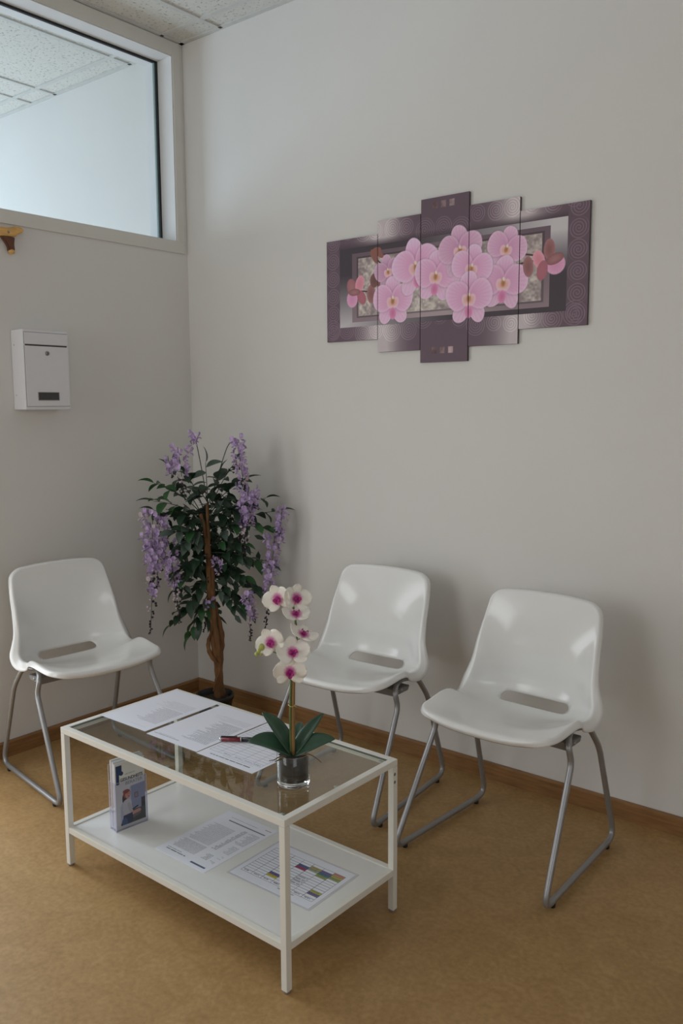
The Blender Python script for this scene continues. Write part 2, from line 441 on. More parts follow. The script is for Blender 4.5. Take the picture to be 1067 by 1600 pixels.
def make_chair(label):
    t = thing('visitor_chair', label, 'chair', group=None)
    o = obj('seat_shell', chair_shell_mesh(), M_plastic, t, smooth=True)
    md = o.modifiers.new('thickness', 'SOLIDIFY'); md.thickness = .0035; md.offset = -1
    for s in (-1, 1):
        pts = [(s*.186, .04, .4245), (s*.214, -.040, .4315), (s*.226, -.064, .410), (s*.2305, -.052, .362), (s*.2525, -.245, .017), (s*.2335, .262, .017), (s*.221, .158, .340), (s*.207, .105, .4205)]
        pts = [(p[0]-s*.0, p[1], p[2]) for p in pts]
        path = fillet(pts, [.02, .03, .02, .03, .045, .055, .03, .03], 6, closed=True)
        obj('side_frame', tube(bmesh.new(), path, .0092, 12, closed=True), M_steel, t)
        for d in (-.19, .205):
            f = lathe(bmesh.new(), [(0, 0), (.0075, 0), (.0085, .003), (.0085, .010), (0, .010)], 12)
            obj('foot', f, M_rubber, t, (s*(.2525-.019*(d+.245)/.507), d, 0))
        bm = bmesh.new(); lathe(bm, [(.006, 0), (.006, .003), (.003, .0045), (0, .0045)], 10); bm.transform(Matrix.Translation((s*.222, -.02, .409)) @ Matrix.Rotation(s*math.pi/2, 4, 'Y'))
        obj('bolt', bm, M_steel, t)
    bm = bmesh.new()
    prism(bm, [(-.060, .421), (-.048, .391), (.040, .391), (.05, .4075), (-.02, .4125)], -.213, .213, 'x')
    bmesh.ops.bevel(bm, geom=list(bm.edges), offset=.002, segments=2, affect='EDGES')
    obj('crossbar', bm, M_bracket, t)
    return t
chair = make_chair('white plastic chair on grey sled legs nearest the right edge, fully in view')
chair.location = (1.891, -.425, 0); chair.rotation_euler = (0, 0, -.028)
c2 = copy_tree(chair); c2.location = (1.239, -.372, 0); c2.rotation_euler = (0, 0, .042)
c2['label'] = 'white plastic chair on grey sled legs partly hidden behind the white orchid'
c3 = copy_tree(chair); c3.location = (.366, -.862, 0); c3.rotation_euler = (0, 0, 1.464)
c3['label'] = 'white plastic chair on grey sled legs against the left wall below the mailbox'
for c in (chair, c2, c3): c['group'] = 'white plastic waiting chairs'

# ------------------------------------------------------------------ glass table
M_tmetal = mat('cream_white_metal', (0.80, 0.785, 0.72, 1), 0.38, var=0.015)
M_shelf = mat('white_shelf_board', (0.80, 0.80, 0.78, 1), 0.28, var=0.01)
M_tglass = thin_glass('table_glass', (0.90, 0.925, 0.905, 1), 1.5)
M_gedge = mat('glass_edge_green', (0.02, 0.055, 0.05, 1), 0.15)
M_pad = mat('clear_glass_pad', (0.75, 0.76, 0.72, 1), 0.25)
M_glide = mat('grey_leg_glide', (0.28, 0.25, 0.25, 1), 0.5)
TX, TY, TL, TW, TH, TB = .896, -1.327, .909, .4395, .433, .018
tab = thing('coffee_table', 'white metal coffee table with clear glass top and white lower shelf', 'table', (TX, TY, 0), -.0127)
B = TB
for (x, y) in ((0, 0), (TL-B, 0), (0, TW-B), (TL-B, TW-B)):
    boxobj('leg', (x, y, .006), (x+B, y+B, TH-B-.0006), M_tmetal, tab, .0015)
    g = lathe(bmesh.new(), [(0, 0), (.0075, 0), (.0092, .002), (.0092, .0065), (0, .0065)], 16)
    obj('glide', g, M_glide, tab, (x+B/2, y+B/2, 0))
for z0, z1, nm in ((TH-B, TH, 'top_rail'), (.106, .106+B, 'shelf_rail')):
    o_ = 0 if nm == 'top_rail' else .0005
    a = 0 if nm == 'top_rail' else B
    for y in (0, TW-B): boxobj(nm, (a, y+o_, z0), (TL-a, y+B-o_, z1), M_tmetal, tab, .0015)
    for x in (0, TL-B): boxobj(nm, (x+o_, B, z0), (x+B-o_, TW-B, z1), M_tmetal, tab, .0015)
bm = bmesh.new(); box(bm, (B+.001, B+.001, TH-.0065), (TL-B-.001, TW-B-.001, TH-.0015))
for f in bm.faces: f.material_index = 0 if abs(f.calc_center_median().z-(TH-.004)) > .001 else 1
obj('glass_top', bm, [M_tglass, M_gedge], tab)
for (x, y) in ((.035, .03), (TL/2, .03), (TL-.035, .03), (.035, TW-.03), (TL/2, TW-.03), (TL-.035, TW-.03), (TL-.03, TW/2), (.03, TW/2)):
    bm = bmesh.new(); lathe(bm, [(0, -.0032), (.0045, -.003), (.007, 0), (0, 0)], 14)
    obj('glass_pad', bm, M_pad, tab, (x, y, TH-.0066))
boxobj('shelf_board', (B+.001, B+.001, .1085), (TL-B-.001, TW-B-.001, .1205), M_shelf, tab, .0008)
for z in (.3945, .3725):
    bm = bmesh.new(); lathe(bm, [(.0042, 0), (.0042, .0012), (.002, .002), (0, .002)], 12); bm.transform(Matrix.Translation((TL, TW-B*.72, z)) @ Matrix.Rotation(math.pi/2, 4, 'Y'))
    obj('bolt', bm, M_bracket, tab)
    bm = bmesh.new(); lathe(bm, [(.0042, 0), (.0042, .0012), (.002, .002), (0, .002)], 12); bm.transform(Matrix.Translation((0, B*.72, z)) @ Matrix.Rotation(-math.pi/2, 4, 'Y'))
    obj('bolt', bm, M_bracket, tab)

# ------------------------------------------------------------------ printed papers
PW, PH = 420, 594
def blank(wd, h, c=(.93, .94, .985)):
    return np.ones((h, wd, 3))*np.array(c)
def rect(im, x0, y0, x1, y1, c, a=1.0):
    h, wd = im.shape[:2]
    sl = (slice(max(0, int(y0)), min(h, int(math.ceil(y1)))), slice(max(0, int(x0)), min(wd, int(math.ceil(x1)))))
    im[sl] = im[sl]*(1-a)+np.array(c)*a
def line_of_words(im, x, y, x1, hgt, c, a):
    while x < x1-3:
        l = rng.integers(5, 26)*hgt/4
        rect(im, x, y, min(x+l, x1), y+hgt, c, a*rng.uniform(.65, 1)); x += l+hgt*.8
def para(im, x, y, x1, n, lh, hgt, a=.55, ragged=60, c=(.3, .32, .36)):
    for k in range(n): line_of_words(im, x, y+k*lh, x1-rng.uniform(0, ragged), hgt, c, a)
def page(kind):
    im = blank(PW, PH)
    if kind == 'a':
        para(im, 45, 40, 200, 1, 8, 3, .2); para(im, 40, 110, 250, 26, 8.5, 3, .45, 70); para(im, 40, 345, 330, 9, 11, 3, .35, 120)
    elif kind == 'b':
        para(im, 190, 42, 400, 1, 8, 5, .75, 6); para(im, 235, 54, 395, 1, 8, 3, .5, 20)
        para(im, 30, 95, 240, 34, 8.8, 3, .55, 90); para(im, 30, 410, 330, 6, 11, 3, .3, 120)
    elif kind == 'c':
        para(im, 60, 40, 360, 1, 8, 8, .85, 4); para(im, 60, 64, 330, 1, 9, 4, .4)
        for k in range(17): rect(im, 20, 80+k*28, 400, 81.4+k*28, (.35, .37, .42), .6)
        for x in (20, 85, 160, 245, 330, 399): rect(im, x, 80, x+1.4, 528, (.35, .37, .42), .6)
        for x in (30, 95, 170, 255): line_of_words(im, x, 90, x+48, 5, (.3, .32, .36), .7)
    elif kind == 'd':
        rect(im, 30, 28, 150, 42, (.32, .37, .47), .9); para(im, 215, 48, 385, 1, 9, 8, .85, 4); para(im, 265, 66, 385, 1, 9, 5, .6, 4)
        para(im, 190, 96, 390, 13, 8, 3.2, .5, 20); para(im, 30, 90, 70, 4, 9, 4, .6); para(im, 30, 140, 60, 5, 9, 4, .6); para(im, 90, 100, 150, 7, 9, 4, .75, 30)
        para(im, 30, 215, 100, 9, 10, 3.5, .55, 40); para(im, 130, 210, 175, 26, 10, 7, .38, 20, (.25, .26, .32)); para(im, 200, 215, 390, 26, 8.5, 3, .45, 30)
        para(im, 30, 330, 120, 16, 9, 3.5, .5, 50); rect(im, 25, 500, 330, 510, (.33, .35, .42), .8); para(im, 120, 540, 380, 1, 9, 4, .5); rect(im, 20, 552, 70, 558, (.6, .25, .3), .6)
    return im
def page_grid():
    wd, h = 594, 420
    im = blank(wd, h, (.91, .92, .965))
    x0, x1, y0, y1 = 30, 565, 55, 360; nc, nr = 7, 13
    cw = (x1-x0)/nc; rh = (y1-y0)/nr
    cells_ = [(.50, .30, (.62, .16, .3)), (.50, .25, (.2, .3, .52)), (.38, .70, (.78, .72, .2)), (.38, .64, (.36, .32, .55)), (.63, .235, (.66, .62, .33)), (.63, .28, (.6, .64, .5)), (.77, .33, (.55, .62, .25)),
              (.77, .29, (.2, .42, .5)), (.77, .24, (.36, .3, .55)), (.91, .17, (.78, .5, .42)), (.91, .22, (.7, .66, .3)), (.91, .27, (.55, .6, .3)), (.95, .68, (.64, .64, .3)), (.95, .735, (.36, .34, .5))]
    for a, b, c in cells_:
        i = min(nc-1, int((a*wd-x0)/cw)); j = int((b*h-y0)/rh)
        rect(im, x0+i*cw, y0+j*rh, x0+(i+1)*cw, y0+(j+1)*rh, c, .9)
        line_of_words(im, x0+i*cw+8, y0+j*rh+8, x0+(i+1)*cw-10, 5, (.2, .2, .25), .5)
    for j in range(6, 10): line_of_words(im, x0+4*cw+6, y0+j*rh+7, x0+5*cw-6, 8, (.25, .25, .3), .6)
    for k in range(nr+1): rect(im, x0, y0+k*rh, x1, y0+k*rh+1.5, (.22, .23, .28), .85)
    for k in range(nc+1): rect(im, x0+k*cw, y0, x0+k*cw+1.5, y1, (.22, .23, .28), .85)
    for k in range(nc): line_of_words(im, x0+k*cw+15, y1-rh+7, x0+k*cw+55, 6, (.2, .2, .25), .75)
    line_of_words(im, 330, 372, 450, 7, (.25, .26, .3), .6)
    return im
def paper(name, label, cat, corner, sx, sy, z, ang, im, flip180=True, rough=.5, thick=.0004, group=None):
    """corner = far left corner; sx along the table, sy towards the room"""
    bm = bmesh.new(); box(bm, (0, -sy, 0), (sx, 0, thick))
    uv = bm.loops.layers.uv.new('UVMap')
    for f in bm.faces:
        for l in f.loops:
            a = l.vert.co.x/sx; b = -l.vert.co.y/sy
            l[uv].uv = (1-a, b) if flip180 else (a, 1-b)
    arr = im[::-1]
    o = obj(name, bm, image_mat(name, arr, rough)); o.location = (corner[0], corner[1], z); o.rotation_euler = (0, 0, ang)
    return tag(o, label, cat, group)
ZT = TH+.0003
paper('sheet_of_paper', 'white printed sheet at far left end of glass table top', 'paper', (.9105, -.899), .21, .297, ZT, .006, page('a'), group='printed sheets on the coffee table')
paper('sheet_of_paper', 'white printed sheet in the middle of three, its corner under the red pen', 'paper', (1.1365, -.9055), .2145, .297, ZT, .004, page('b'), group='printed sheets on the coffee table')
paper('sheet_of_paper', 'white form with bold heading and ruled grid beside the orchid pot', 'paper', (1.3575, -.909), .2145, .297, ZT, -.004, page('c'), group='printed sheets on the coffee table')
ZS = .1207
paper('sheet_of_paper', 'densely printed white letter lying flat on the lower shelf', 'paper', (1.2085, -.949), .2085, .291, ZS, -.008, page('d'), group='printed sheets on the coffee table')
s5 = paper('laminated_timetable', 'laminated timetable with coloured cells on lower shelf behind front leg', 'paper', (1.463, -.998), .279, .195, ZS, .01, page_grid(), flip180=False, rough=.2, thick=.0008)
bm = bmesh.new(); box(bm, (-.007, -.202, -.0000), (.286, .007, .0003)); obj('laminate_border', bm, mat('clear_laminate', (.62, .62, .66, 1), .15), s5)

# pen
M_red = mat('dark_red_lacquer', (0.20, 0.012, 0.022, 1), 0.25, coat=.4); M_blk = mat('black_lacquer', (0.012, 0.008, 0.012, 1), 0.3); M_chrome = mat('chrome', (.6, .6, .6, 1), .2, metal=1)
pa = Vector((1.349, -1.112, ZT+.0076)); pb = Vector((1.448, -1.042, ZT+.0076)); ang = math.atan2(pb.y-pa.y, pb.x-pa.x)
pen = thing('ballpoint_pen', 'dark red and black pen with chrome tip lying across two sheets', 'pen', pa, ang)
def xl(prof): 
    bm = lathe(bmesh.new(), [(r, z) for z, r in prof], 18); bm.transform(Matrix.Rotation(math.pi/2, 4, 'Y')); return bm
obj('barrel', xl([(.006, 0), (.006, .0064), (.06, .0068), (.06, 0)]), M_red, pen)
obj('cap_end', xl([(0, 0), (0, .0056), (.006, .006), (.006, 0)]), M_chrome, pen)
obj('ring', xl([(.06, 0), (.06, .0071), (.0625, .0071), (.0625, 0)]), M_chrome, pen)
obj('grip', xl([(.0625, 0), (.0625, .0066), (.105, .006), (.122, .0018), (.126, 0)]), M_blk, pen)
bm = bmesh.new(); box(bm, (.004, -.0035, .0058), (.05, .0035, .0082), .0006); obj('clip', bm, M_blk, pen)

# ------------------------------------------------------------------ brochure holder and brochures
M_acr = thin_glass('clear_acrylic', (.93, .93, .97, 1), 1.45)
M_acr_edge = mat('acrylic_edge', (.62, .62, .70, 1), .15)
HB = Vector((1.0465, -1.2535, ZS)); hang = math.atan2(-1.148+1.2535, 1.060-1.0465)   # along the front edge
HBX = thing('brochure_holder', 'clear acrylic leaflet holder standing at left end of lower shelf', 'leaflet holder', HB, hang)
# local: x along the front (left to right), y backwards
Hw, Hd = .107, .036
def acr(name, a, b): 
    bm = bmesh.new(); box(bm, a, b)
    for f in bm.faces:
        ext = [abs(b[i]-a[i]) for i in range(3)]; k = ext.index(min(ext))
        f.material_index = 0 if abs([f.calc_center_median()[i]-(a[i]+b[i])/2 for i in range(3)][k]) > min(ext)*.4 else 1
    return obj(name, bm, [M_acr, M_acr_edge], HBX)
acr('front_panel', (0, 0, 0), (Hw, .002, .150)); acr('back_panel', (0, Hd-.002, 0), (Hw, Hd, .200))
acr('side_panel', (0, .002, .002), (.002, Hd-.002, .150)); acr('side_panel', (Hw-.002, .002, .002), (Hw, Hd-.002, .150)); acr('bottom_panel', (.002, .002, .0), (Hw-.002, Hd-.002, .002))
M_cov = mat('cover_white', (.80, .80, .78, 1), .4); M_pages = mat('page_edges', (.70, .70, .74, 1), .7, stretch=(1, 60, 1), var=.1)
def cover_image():
    wd, h = 396, 840; im = blank(wd, h, (.86, .86, .83))
    yy, xx = np.mgrid[0:h, 0:wd].astype(float)
    def ell(cx, cy, rx, ry, c, a=1., rot=0., soft=.08):
        X, Y = xx-cx, yy-cy; cr, sr = math.cos(rot), math.sin(rot)
        q = np.hypot((X*cr+Y*sr)/rx, (-X*sr+Y*cr)/ry); m = np.clip((1-q)/soft+.5, 0, 1)*a
        im[:] = im*(1-m[..., None])+np.array(c)*m[..., None]
    def poly(pts, c, a=1.):
        m = np.zeros((h, wd), bool); n = len(pts)
        for i in range(n):
            x0_, y0_ = pts[i]; x1_, y1_ = pts[(i+1) % n]
            if y0_ == y1_: continue
            cond = ((y0_ > yy) != (y1_ > yy)) & (xx < (x1_-x0_)*(yy-y0_)/(y1_-y0_)+x0_); m ^= cond
        im[m] = im[m]*(1-a)+np.array(c)*a
    rect(im, 14, 30, 92, 150, (.13, .21, .36)); rect(im, 14, 150, 56, 255, (.13, .21, .36)); ell(35, 255, 21, 14, (.13, .21, .36)); ell(85, 135, 26, 26, (.13, .21, .36))
    rect(im, 255, 20, 335, 48, (.80, .42, .45), .8)
    # picture: a room with a standing woman using a tablet
    poly([(200, 330), (396, 320), (396, 800), (60, 800), (60, 560)], (.74, .76, .80)); poly([(205, 330), (396, 322), (396, 640), (205, 640)], (.55, .58, .68), .8)
    rect(im, 250, 430, 300, 500, (.42, .40, .40)); rect(im, 258, 440, 292, 490, (.62, .56, .52)); rect(im, 340, 520, 396, 640, (.09, .10, .13)); rect(im, 355, 520, 396, 585, (.35, .12, .18), .6)
    poly([(210, 640), (396, 640), (396, 800), (190, 800)], (.27, .29, .26)); poly([(170, 700), (330, 660), (330, 720), (180, 760)], (.50, .44, .40), .8)
    ell(118, 455, 30, 75, (.17, .11, .08), rot=.12); ell(150, 415, 48, 60, (.62, .28, .17)); ell(162, 425, 36, 48, (.85, .60, .50)); ell(140, 380, 44, 26, (.60, .25, .14)); ell(172, 448, 13, 5, (.65, .25, .25)); ell(158, 418, 5, 3, (.2, .14, .1)); ell(180, 418, 5, 3, (.2, .14, .1))
    poly([(110, 500), (190, 490), (215, 600), (230, 690), (110, 690), (88, 600)], (.83, .82, .80)); ell(150, 540, 60, 60, (.83, .82, .80)); ell(190, 610, 24, 85, (.76, .75, .74), rot=-.3); poly([(200, 660), (320, 650), (325, 690), (210, 705)], (.83, .62, .54))
    ell(310, 672, 24, 14, (.84, .60, .52)); poly([(215, 628), (290, 600), (300, 616), (225, 645)], (.16, .09, .10))
    poly([(95, 680), (215, 670), (225, 760), (205, 800), (80, 800)], (.14, .20, .32)); ell(110, 770, 40, 60, (.22, .34, .50)); rect(im, 60, 770, 80, 812, (.12, .12, .14)); rect(im, 60, 800, 396, 840, (.82, .82, .80))
    return im
def brochure(label, y0, th, zoff, im=None, xs=0.0, hh=.205):
    t = thing('brochure', label, 'brochure', HB, hang, 'brochures in the acrylic holder')
    bm = bmesh.new(); box(bm, (.004+xs, y0, .0025+zoff), (.1025+xs, y0+th, .0025+zoff+hh))
    uv = bm.loops.layers.uv.new('UVMap')
    for f in bm.faces:
        f.material_index = 1 if f.normal.y > -.5 and f.calc_center_median().y > y0+1e-5 else 0
        for l in f.loops: l[uv].uv = ((l.vert.co.x-.004-xs)/.0985, (l.vert.co.z-.0025-zoff)/hh)
    obj('cover', bm, [image_mat('brochure_cover', im[::-1], .35) if im is not None else M_cov, M_pages], t)
    return t
b1 = brochure('health adviser brochure in front, woman in white blouse on its cover', .0035, .006, 0, cover_image())
def onfront(x, z, y=.0034): return Matrix.Translation((x, y, z)) @ Matrix.Rotation(math.pi/2, 4, 'X')
M_ink = mat('dark_navy_ink', (.025, .03, .06, 1), .5); M_ink2 = mat('grey_ink', (.22, .23, .26, 1), .5)
text_mesh('lettering', 'GESUNDHEITS', .0135, M_ink, b1, onfront(.0205, .1495), bold=.0003, sx=.86)
text_mesh('lettering', 'BERATER', .0145, M_ink2, b1, onfront(.037, .1355), sx=.98)
text_mesh('lettering', 'DER SMARTE', .0058, M_ink2, b1, onfront(.0365, .1665))
brochure('white leaflet stack behind the health brochure, slightly taller', .0105, .011, .002, None, 0, .2075)
brochure('thin rearmost leaflet against the back of the holder', .0225, .006, .0035, None, -.0015, .2095)

# ------------------------------------------------------------------ orchid in a glass
M_clear = bpy.data.materials.new('clear_pot_glass'); M_clear.use_nodes = True
b = M_clear.node_tree.nodes['Principled BSDF']; b.inputs['Transmission Weight'].default_value = 1; b.inputs['Roughness'].default_value = 0.01; b.inputs['IOR'].default_value = 1.46; b.inputs['Base Color'].default_value = (.97, .98, .98, 1)
M_soil = mat('dark_potting_soil', (0.028, 0.022, 0.02, 1), 0.8, var=.5, scale=60, bump=.6, bscale=150)
M_oleaf = mat('orchid_leaf_green', (0.035, 0.085, 0.05, 1), 0.35, var=.25, scale=18)
M_cane = mat('brown_cane', (0.30, 0.17, 0.06, 1), 0.5, var=.25, scale=40, stretch=(1, 1, .2)); M_gstem = mat('green_stem', (0.12, 0.17, 0.05, 1), 0.5, var=.2)
M_bud = mat('yellow_green_bud', (0.42, 0.45, 0.12, 1), .45); M_root = mat('dry_root_brown', (.16, .10, .04, 1), .6); M_lip = mat('magenta_lip', (.42, .02, .20, 1), .45, var=.35, scale=90); M_tie = mat('yellow_tie', (.55, .48, .15, 1), .5)
def petal_material():
    m = bpy.data.materials.new('cream_petal'); m.use_nodes = True
    N = m.node_tree.nodes; L = m.node_tree.links; b = N['Principled BSDF']
    tc = N.new('ShaderNodeTexCoord'); ln_ = N.new('ShaderNodeVectorMath'); ln_.operation = 'LENGTH'; L.new(tc.outputs['Object'], ln_.inputs[0])
    nz = N.new('ShaderNodeTexNoise'); nz.inputs['Scale'].default_value = 160; L.new(tc.outputs['Object'], nz.inputs['Vector'])
    ad = N.new('ShaderNodeMath'); ad.operation = 'MULTIPLY_ADD'; ad.inputs[1].default_value = .008; L.new(nz.outputs['Fac'], ad.inputs[0]); L.new(ln_.outputs['Value'], ad.inputs[2])
    cr = N.new('ShaderNodeValToRGB'); e = cr.color_ramp.elements
    mp = N.new('ShaderNodeMath'); mp.operation = 'MULTIPLY'; mp.inputs[1].default_value = 20; L.new(ad.outputs[0], mp.inputs[0]); L.new(mp.outputs[0], cr.inputs[0])
    e[0].position = .22; e[0].color = (.50, .05, .28, 1); e[1].position = .45; e[1].color = (.92, .88, .80, 1)
    k = cr.color_ramp.elements.new(.32); k.color = (.72, .35, .50, 1); k = cr.color_ramp.elements.new(.85); k.color = (.94, .91, .83, 1)
    L.new(cr.outputs[0], b.inputs['Base Color']); b.inputs['Roughness'].default_value = .55
    b.inputs['Subsurface Weight'].default_value = 0.0
    return m
M_petal = petal_material()
PX, PY = 1.6865, -1.1765
orch = thing('potted_orchid', 'white orchid with magenta centres in a clear glass on the table', 'potted plant', (PX, PY, TH-.0014))
R_, Hg = .0415, .080
M_potwall = thin_glass('clear_pot_wall', (.93, .95, .95, 1), 1.5)
bm = lathe(bmesh.new(), [(R_, .0105), (R_, Hg-.001), (R_-.001, Hg), (R_-.002, Hg-.001), (R_-.0022, .0125)], 48); gp = obj('glass_pot', bm, M_potwall, orch)
bm = lathe(bmesh.new(), [(0, 0.0002), (R_-.004, .0002), (R_-.001, .002), (R_, .005), (R_, .0102), (R_-.003, .0118), (0, .0112)], 48); obj('glass_base', bm, M_clear, gp)
bm = bmesh.new(); tube(bm, [(math.cos(t)*(R_-.001), math.sin(t)*(R_-.001), Hg) for t in np.linspace(0, 2*math.pi, 49)[:-1]], .0011, 8, closed=True); obj('rim', bm, M_clear, gp)
bm = lathe(bmesh.new(), [(0, .0122), (R_-.0065, .0122), (R_-.0042, .016), (R_-.0032, Hg-.010), (R_-.010, Hg-.011), (R_-.02, Hg-.008), (0, Hg-.005)], 32); obj('soil', bm, M_soil, orch)
rv = Vector((.673, .74, 0)).normalized(); tv = Vector((.74, -.673, 0)).normalized(); uz = Vector((0, 0, 1))
Z0 = TH-.0014
def lp(a, d, z): return rv*a+tv*d+uz*(z-Z0)
cane = spline([lp(0, 0, .505), lp(.001, 0, .60), lp(.003, 0, .695), lp(.004, 0, .72)], 6)
obj('support_cane', tube(bmesh.new(), cane, .0050, 10), M_cane, orch)
stem = spline([lp(-.006, .001, .505), lp(-.006, .001, .60), lp(-.003, .002, .70), lp(.004, -.006, .76), lp(.014, -.008, .80), lp(.010, -.006, .85), lp(.004, -.004, .89), lp(-.004, 0, .915)], 6)
obj('stem', tube(bmesh.new(), stem, .0028, 8), M_gstem, orch)
bm = bmesh.new(); tube(bm, [lp(-.002+.008*math.cos(t), .008*math.sin(t), .634+.0015*math.cos(2*t)) for t in np.linspace(0, 2*math.pi, 20)[:-1]], .0011, 6, closed=True)
tube(bm, [lp(.004, .007, .634), lp(.009, .009, .632)], .0009, 6); obj('tie', bm, M_tie, orch)
def strap_leaf(tip, wid, lift, droop, side):
    """broad strap leaf from the crown to a tip point (local), keel folded"""
    base = Vector((0, 0, Hg-.006)); tip = Vector(tip); n = 14; bm = bmesh.new(); rows = []
    mid = (base+tip)/2+uz*lift
    fl = Vector((tip.x-base.x, tip.y-base.y, 0)).normalized(); sd = fl.cross(uz)
    for i in range(n+1):
        t = i/n; p = base*(1-t)**2+mid*2*t*(1-t)+tip*t*t
        wd = wid*(math.sin(math.pi*(.10+.90*t)**.85)**.75 if t < 1 else 0)*(1 if t < .98 else .3)
        wd = max(wd, .0006)
        tn = ((mid-base)*(1-t)+(tip-mid)*t).normalized(); nn = sd.cross(tn)
        if nn.z < 0: nn = -nn
        rows.append([bm.verts.new(p+sd*(u*wd)+nn*(abs(u)*wd*.32+side*u*wd*.85)) for u in (-1, -.6, -.25, 0, .25, .6, 1)])
    for a, b_ in zip(rows[:-1], rows[1:]):
        for k in range(6): bm.faces.new((a[k], a[k+1], b_[k+1], b_[k]))
    return bm
for tip, wd, lift, s in ((lp(-.112, .012, .551), .021, .028, .85), (lp(-.074, -.020, .612), .021, .020, .6), (lp(.082, -.035, .595), .0145, .012, -.6), (lp(.104, .015, .545), .019, .020, -.85), (lp(.03, -.075, .56), .014, .03, 0)):
    o = obj('leaf', strap_leaf(tip, wd, lift, 0, s), M_oleaf, orch, smooth=True); md = o.modifiers.new('t', 'SOLIDIFY'); md.thickness = .0016
for pts in ([lp(.012, .012, .507), lp(.035, .028, .516), (lp(.052, .036, .509)), lp(.066, .04, .497)], [lp(-.014, .012, .508), lp(-.034, .022, .512), lp(-.050, .026, .506), lp(-.062, .026, .505)], [lp(-.02, .01, .506), lp(-.038, .03, .507), lp(-.048, .034, .505)]):
    obj('root', tube(bmesh.new(), spline(pts, 5), [.0024-.0016*i/15 for i in range(16)], 7), M_root, orch)
def flower_mesh(sz, cup):
    bm = bmesh.new()
    def petal(ang, ln_, wd, start, dz, power=.55):
        n = 9; rows = []
        for i in range(n+1):
            t = i/n; r = start+t*(ln_-start)
            ww = wd*max(math.sin(math.pi*(.06+.94*t)) if t < 1 else 0, 0)**power
            ww = max(ww, .0003)
            row = []
            for u in (-1, -.55, 0, .55, 1):
                z = cup*r*r/sz+dz*t-abs(u)*0-.10*ww*u*u+.0012*math.sin(5*t+3*u)
                x, y = r, u*ww
                row.append(bm.verts.new((x*math.cos(ang)-y*math.sin(ang), x*math.sin(ang)+y*math.cos(ang), z)))
            rows.append(row)
        for a, b_ in zip(rows[:-1], rows[1:]):
            for k in range(4): bm.faces.new((a[k], b_[k], b_[k+1], a[k+1]))
    for a, l, w_ in ((90, 1.0, .42), (218, .98, .38), (322, .98, .38)): petal(math.radians(a), sz*l, sz*w_, sz*.05, -.003)
    for a in (12, 168): petal(math.radians(a), sz*1.05, sz*.62, sz*.05, .002, .48)
    return bm
def lip_mesh(sz):
    bm = bmesh.new()
    lathe(bm, [(0, sz*.28), (sz*.09, sz*.22), (sz*.12, sz*.08), (sz*.08, 0), (0, 0)], 10)
    for ang, ln_ in ((-90, .42), (-25, .30), (205, .30)):
        a = math.radians(ang); d = Vector((math.cos(a), math.sin(a), 0)); s_ = Vector((-d.y, d.x, 0)); rows = []
        for i in range(6):
            t = i/5; wd = sz*.15*math.sin(math.pi*(.2+.75*t))
            p = d*(sz*ln_*t)+uz*(sz*(.05+.30*math.sin(t*2.2)))
            rows.append([bm.verts.new(p+s_*(u*wd)+uz*(abs(u)*wd*.6)) for u in (-1, 0, 1)])
        for p, q in zip(rows[:-1], rows[1:]):
            for k in range(2): bm.faces.new((p[k], q[k], q[k+1], p[k+1]))
    return bm
FL = [  # right, toward, z, normal (right,toward,up), roll, size
    (-.033, .004, .905, (-.45, .85, .10), .35, .036), (.012, .010, .906, (.30, .85, .30), -.15, .036), (.010, .012, .868, (.10, .42, .88), .1, .034),
    (.028, .012, .817, (.35, .32, .90), -.2, .036), (-.052, .012, .800, (-.35, .90, .12), .5, .036), (.000, .022, .775, (.08, .80, .55), .05, .041), (-.007, .020, .726, (-.05, .97, -.05), .0, .040)]
for a, d, z, nv, roll, sz in FL:
    c = lp(a, d, z); n = (rv*nv[0]+tv*nv[1]+uz*nv[2]).normalized()
    x = (rv-n*rv.dot(n)).normalized(); y = n.cross(x)
    Mx = Matrix((x, y, n)).transposed().to_4x4() @ Matrix.Rotation(roll, 4, 'Z')
    f = obj('flower', flower_mesh(sz, .22), M_petal, orch, smooth=True); f.matrix_local = Matrix.Translation(c) @ Mx
    md = f.modifiers.new('t', 'SOLIDIFY'); md.thickness = .0008
    obj('lip', lip_mesh(sz*.92), M_lip, f, smooth=True)
    st = min(stem, key=lambda p: (p-(c-n*.012-uz*.008)).length)
    obj('flower_stalk', tube(bmesh.new(), spline([st, (st+c)/2-n*.008, c-n*.001], 5), .0014, 6), M_gstem, orch)
tw = [lp(-.02, .004, .765), lp(-.05, .006, .775), lp(-.074, .008, .782), lp(-.088, .008, .772)]
obj('bud_stalk', tube(bmesh.new(), spline([stem[20]]+tw, 5), .0013, 6), M_gstem, orch)
for a, z, r in ((-.074, .788, .0075), (-.081, .779, .0058), (-.087, .771, .0048), (-.076, .772, .0042)):
    bm = bmesh.new(); bmesh.ops.create_uvsphere(bm, u_segments=12, v_segments=8, radius=r); bm.transform(Matrix.Diagonal((1, 1, 1.25, 1))); obj('bud', bm, M_bud, orch, lp(a, .008, z), smooth=True)

